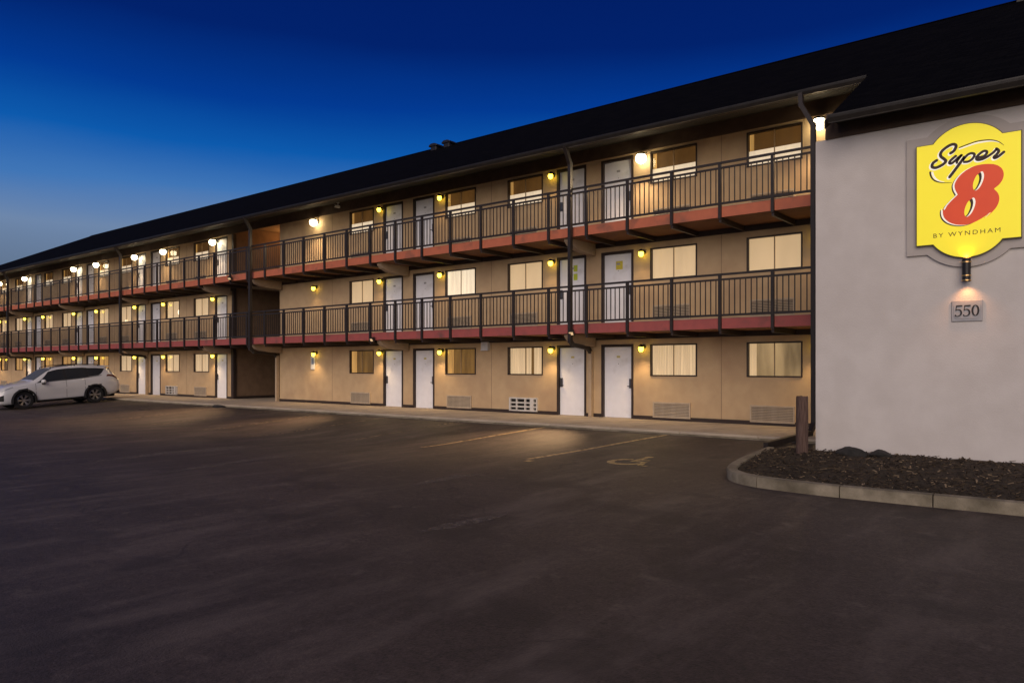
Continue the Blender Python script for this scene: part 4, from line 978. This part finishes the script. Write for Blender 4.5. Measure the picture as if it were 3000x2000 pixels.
def suv():
    LEN, WB, FO = 4.95, 2.85, 0.97
    yr_ = -4.02; zr_, zf_ = gz(-36, -4.02), gz(-36, -4.02-WB)
    pitch = math.atan2(zr_-zf_, WB)
    # local frame: +X forward (towards the nose), +Y left side, Z up; origin on the ground under the rear axle
    root = bpy.data.objects.new('parked_suv', None); root.empty_display_size = .3; COL.objects.link(root)
    Wm = Matrix.Translation((-36.0-.93, yr_, zr_)) @ Matrix.Rotation(R(-90), 4, 'Z') @ Matrix.Rotation(pitch, 4, 'Y')
    place(root, Wm); tag(root, 'white mid-size SUV parked nose out by the walkway before the motel', 'car')
    def part(name, m, mt, par=None, loc=None):
        T = Wm if loc is None else Wm @ Matrix.Translation(loc)
        o = bpy.data.objects.new(name, m.mesh(name) if isinstance(m, MB) else m); COL.objects.link(o)
        if mt is not None and len(o.data.materials) == 0: o.data.materials.append(mt)
        place(o, T, par or root); return o
    # stations: s from the nose; zb, zbelt, zedge, ztop, wsill, wmax, wbelt, wedge
    TB = [(0.00, .34, .66, .72, .76, .50, .62, .56, .46), (0.08, .26, .74, .80, .84, .68, .78, .72, .60), (0.28, .23, .88, .94, .97, .80, .90, .85, .72),
          (0.60, .23, .98, 1.02, 1.05, .86, .945, .89, .77), (1.00, .24, 1.03, 1.07, 1.11, .88, .96, .905, .80), (1.32, .24, 1.06, 1.11, 1.155, .885, .962, .91, .80),
          (1.66, .24, 1.08, 1.33, 1.38, .885, .962, .915, .74), (2.02, .24, 1.09, 1.555, 1.61, .885, .962, .915, .675), (2.35, .24, 1.10, 1.635, 1.70, .885, .962, .915, .655),
          (2.80, .24, 1.115, 1.66, 1.735, .885, .962, .915, .645), (3.40, .25, 1.15, 1.655, 1.735, .885, .965, .91, .635), (4.00, .26, 1.20, 1.61, 1.70, .88, .968, .90, .625),
          (4.40, .30, 1.245, 1.545, 1.64, .87, .955, .875, .61), (4.62, .34, 1.22, 1.43, 1.52, .85, .935, .85, .60), (4.82, .40, 1.10, 1.20, 1.26, .81, .90, .82, .60), (4.93, .46, .95, 1.00, 1.04, .76, .85, .78, .58), (4.95, .50, .88, .92, .95, .72, .80, .74, .56)]
    def interp(s):
        for a, b in zip(TB[:-1], TB[1:]):
            if s <= b[0]:
                t = (s-a[0])/(b[0]-a[0]); return [p+(q-p)*t for p, q in zip(a, b)][1:]
        return list(TB[-1][1:])
    def sm(s):                       # lightly smoothed stations
        acc = [0]*8
        for d, wg in ((-.09, .25), (0, .5), (.09, .25)):
            v_ = interp(min(max(s+d, 0), LEN)); acc = [a_+wg*b_ for a_, b_ in zip(acc, v_)]
        return acc
    def section(s):
        zb, zk, ze, zt, ws, wm_, wk_, we = sm(s); mid = zb+(zk-zb)*.55
        crease = .012*math.sin(min(max((s-1.2)/2.4, 0), 1)*math.pi)
        return [(ws-.05, zb), (ws+.02, zb+.05), (wm_-.035-crease, zb+(zk-zb)*.22), (wm_-.012-crease*1.6, zb+(zk-zb)*.40), (wm_, mid+.06), (wm_-.006, zk-.16), (wk_+.012, zk-.03), (wk_, zk),
                (wk_+(we-wk_)*.35, zk+(ze-zk)*.36), (wk_+(we-wk_)*.70, zk+(ze-zk)*.70), (we, ze), (we-.06, ze+(zt-ze)*.62), (we*.72, zt-(zt-ze)*.10), (we*.36, zt), (0, zt+.012)]
    def P(s, j, side=1, off=0.0):    # j may be fractional
        sec = section(s); i = min(int(j), len(sec)-2); t = j-i
        y = sec[i][0]+(sec[i+1][0]-sec[i][0])*t; z = sec[i][1]+(sec[i+1][1]-sec[i][1])*t
        d = Vector((sec[i+1][0]-sec[i][0], sec[i+1][1]-sec[i][1])).normalized()
        y += d.y*off; z -= d.x*off
        return (WB+FO-s, side*y, z)
    xw = {'f': WB, 'r': 0.0}
    ns = 110; S = [LEN*i/ns for i in range(ns+1)]; body = MB(); body.smooth = True; NJ = 14
    def cut(p):
        return any((p[0]-x0)**2+(p[2]-.375)**2 < .455**2 and abs(p[1]) > .55 for x0 in xw.values())
    for side in (1, -1):
        for s0, s1 in zip(S[:-1], S[1:]):
            for j in range(NJ):
                q = [P(s0, j, side), P(s1, j, side), P(s1, j+1, side), P(s0, j+1, side)]
                c = [sum(p[k] for p in q)/4 for k in range(3)]
                if cut(c): continue
                body.face(q)
    for s0 in (0, LEN):               # close nose and tail
        a = [P(s0, j, 1) for j in range(NJ+1)]; b = [P(s0, j, -1) for j in range(NJ+1)]; body.face(a+b[::-1])
    for s0, s1 in zip(S[:-1], S[1:]): body.face([P(s0, 0, 1), P(s1, 0, 1), P(s1, 0, -1), P(s0, 0, -1)])
    bo = part('body', body, M['carpaint'])
    bo.data.materials[0] = M['carpaint']
    # glass patches
    def patch(name, fs, j0, j1, side, mt, off=.006, ni=14, nj=6, par=None):
        m = MB(); m.smooth = True
        g = [[P(fs(jj)[0]+(fs(jj)[1]-fs(jj)[0])*i/ni, jj, side, off) for i in range(ni+1)] for jj in [j0+(j1-j0)*k/nj for k in range(nj+1)]]
        for r0, r1 in zip(g[:-1], g[1:]):
            for i in range(ni): m.face([r0[i], r0[i+1], r1[i+1], r1[i]])
        return part(name, m, mt, par)
    def pil(j, a, b): return a+(b-a)*(j-7.15)/(9.75-7.15)
    for sd_ in (1, -1):
        patch('side_window', lambda j: (pil(j, 1.52, 2.06), 2.60), 7.15, 9.75, sd_, M['carglass'])
        patch('pillar_trim', lambda j: (2.60, 2.70), 7.15, 9.75, sd_, M['plast'], .0055, 2)
        patch('pillar_trim', lambda j: (3.50, 3.60), 7.15, 9.70, sd_, M['plast'], .0055, 2)
        patch('side_window', lambda j: (2.70, 3.50), 7.15, 9.75, sd_, M['carglass'])
        patch('side_window', lambda j: (3.60, 4.02+.36*((j-7.2)/2.4)**.6), 7.2, 9.6, sd_, M['carglass'])
        patch('pillar_trim', lambda j: (pil(j, 1.46, 2.0), pil(j, 1.52, 2.06)), 7.1, 9.8, sd_, M['plast'], .007, 2)
        patch('sill_trim', lambda j: (1.45, 3.36), 0.0, 1.35, sd_, M['plast'], .008, 12, 3)
        patch('chrome_strip', lambda j: (1.50, 4.15), 6.95, 7.12, sd_, M['plast'], .007, 20, 1)
        # door shut lines
        for sv in (1.42, 2.63, 3.40): patch('door_gap', (lambda v_: (lambda j: (v_, v_+.012)))(sv), 1.6, 7.0, sd_, M['dark'], .002, 1, 8)
        for sv in (2.38, 3.22): 
            hd = patch('door_handle', (lambda v_: (lambda j: (v_, v_+.20)))(sv), 5.72, 5.98, sd_, M['carpaint'], .026, 4, 1)
    # windscreen and rear window go right across
    def across(name, sa, sb, j0, mt, off=.006):
        m = MB(); m.smooth = True; js = [j0+(14-j0)*k/8 for k in range(9)]; rows = []
        for i in range(9):
            s = sa+(sb-sa)*i/8; rows.append([P(s, j, 1, off) for j in js]+[P(s, j, -1, off) for j in reversed(js[:-1])])
        for r0, r1 in zip(rows[:-1], rows[1:]):
            for i in range(len(r0)-1): m.face([r0[i], r0[i+1], r1[i+1], r1[i]])
        return part(name, m, mt)
    across('windscreen', 1.40, 2.12, 10.4, M['screen']); across('rear_window', 4.46, 4.74, 10.6, M['carglass']); across('sunroof', 2.45, 3.2, 12.1, M['carglass'], .004)
    # lights, grille
    for sd_ in (1, -1):
        patch('headlight', lambda j: (.10+.05*(j-5), .62-.02*(j-5)), 5.9, 7.0, sd_, M['head'], .008, 10, 3)
        patch('tail_light', lambda j: (4.34+.05*(j-5.6), 4.86), 5.6, 7.0, sd_, M['tail'], .010, 8, 3)
        patch('fog_trim', lambda j: (.06, .24), 2.2, 4.2, sd_, M['plast'], .008, 4, 3)
    part('front_grille', bevel(MB().box(LEN-1.16, LEN-1.125, -.5, .5, .42, .66).mesh('front_grille'), .01), M['plast'], None)
    part('rear_bumper_trim', bevel(MB().box(-1.13, -.90, -.78, .78, .36, .50).mesh('rear_bumper_trim'), .02), M['plast'])
    part('tow_hitch', MB().box(-1.24, -1.08, -.04, .04, .38, .46), M['plast'])
    part('underbody', MB().box(-.95, WB+.75, -.62, .62, .22, .50), M['dark'])
    # wheel arches, wells and wheels
    def wheel(x0, sd_):
        yy = sd_*.80
        w_ = MB().lathe([(.245, -.10), (.30, -.115), (.355, -.112), (.375, -.09), (.375, .09), (.355, .112), (.30, .115), (.245, .10)], 40, (0, 0, 0), 1)
        ty = part('wheel', smooth_by_angle(w_.mesh('wheel'), .5), M['tyre'], None, (x0, yy, .375))
        rm_ = MB()
        rm_.lathe([(.245, -.10*sd_), (.255, .085*sd_), (.235, .095*sd_), (.225, .07*sd_), (.22, -.08*sd_)], 40, (0, 0, 0), 1)
        rm_.lathe([(0, .075*sd_), (.05, .075*sd_), (.055, .05*sd_)], 20, (0, 0, 0), 1)
        for k in range(6):
            for dd in (-.13, .13):
                a = 2*math.pi*k/6+dd; ax = math.pi*2*k/6
                rm_.bar((.03*math.cos(ax), .062*sd_, .03*math.sin(ax)), (.235*math.cos(a), .080*sd_, .235*math.sin(a)), .034, .022, up=(0, 1, 0))
        part('rim', rm_, M['rim'], ty, (x0, yy, .375))
        part('brake_disc', MB().lathe([(0, .0), (.20, .0), (.20, .01), (0, .01)], 24, (0, 0, 0), 1), M['dark'], ty, (x0, yy, .375))
        ar = MB(); n = 30; y0, y1 = sd_*.93, sd_*.985
        for i in range(n):
            a, b = R(-14+208*i/n), R(-14+208*(i+1)/n)
            def pt(r, t, y): return (x0+r*math.cos(t), y, .375+r*math.sin(t))
            ar.face([pt(.415, a, y1), pt(.415, b, y1), pt(.485, b, y1-.012*sd_), pt(.485, a, y1-.012*sd_)])
            ar.face([pt(.415, a, sd_*.60), pt(.415, b, sd_*.60), pt(.415, b, y1), pt(.415, a, y1)])
            ar.face([pt(.485, a, sd_*.85), pt(.485, b, sd_*.85), pt(.485, b, y1-.012*sd_), pt(.485, a, y1-.012*sd_)])
            ar.face([(x0, sd_*.60, .375), pt(.415, a, sd_*.60), pt(.415, b, sd_*.60)])
        part('wheel_arch', ar, M['plast'])
    for x0 in xw.values():
        for sd_ in (1, -1): wheel(x0, sd_)
    # mirrors and roof rails
    for sd_ in (1, -1):
        m = MB().lathe([(0, .11), (.055, .09), (.085, .03), (.085, -.06), (.06, -.10), (0, -.11)], 14); m.smooth = True
        me = m.mesh('mirror')
        for v in me.vertices: v.co = Vector((v.co.x*.9+ (.02 if v.co.x > 0 else 0), v.co.z*1.15*sd_, v.co.y*.95))
        mi = part('mirror', me, M['carpaint'], None, (WB+FO-1.72, sd_*1.055, 1.13))
        part('mirror_foot', MB().box(-.05, .05, min(sd_*-.15, sd_*-.02), max(sd_*-.15, sd_*-.02), -.13, -.06), M['plast'], mi, (WB+FO-1.72, sd_*1.055, 1.13))
        rr = MB()
        pts = [Vector(P(2.15+.2*i, 11.2, sd_, .03))+Vector((0, 0, .035)) for i in range(11)]
        for p, q in zip(pts[:-1], pts[1:]): rr.bar(p, q, .03)
        for k in (0, 5, 10): rr.bar(pts[k], pts[k]-Vector((0, 0, .07)), .03)
        part('roof_rail', rr, M['plast'])
    part('roof_spoiler', MB().prism([(-.62, 1.60), (-.84, 1.585), (-.80, 1.62), (-.55, 1.665)], 1, -.55, .55), M['carpaint'])
    return root
suv()
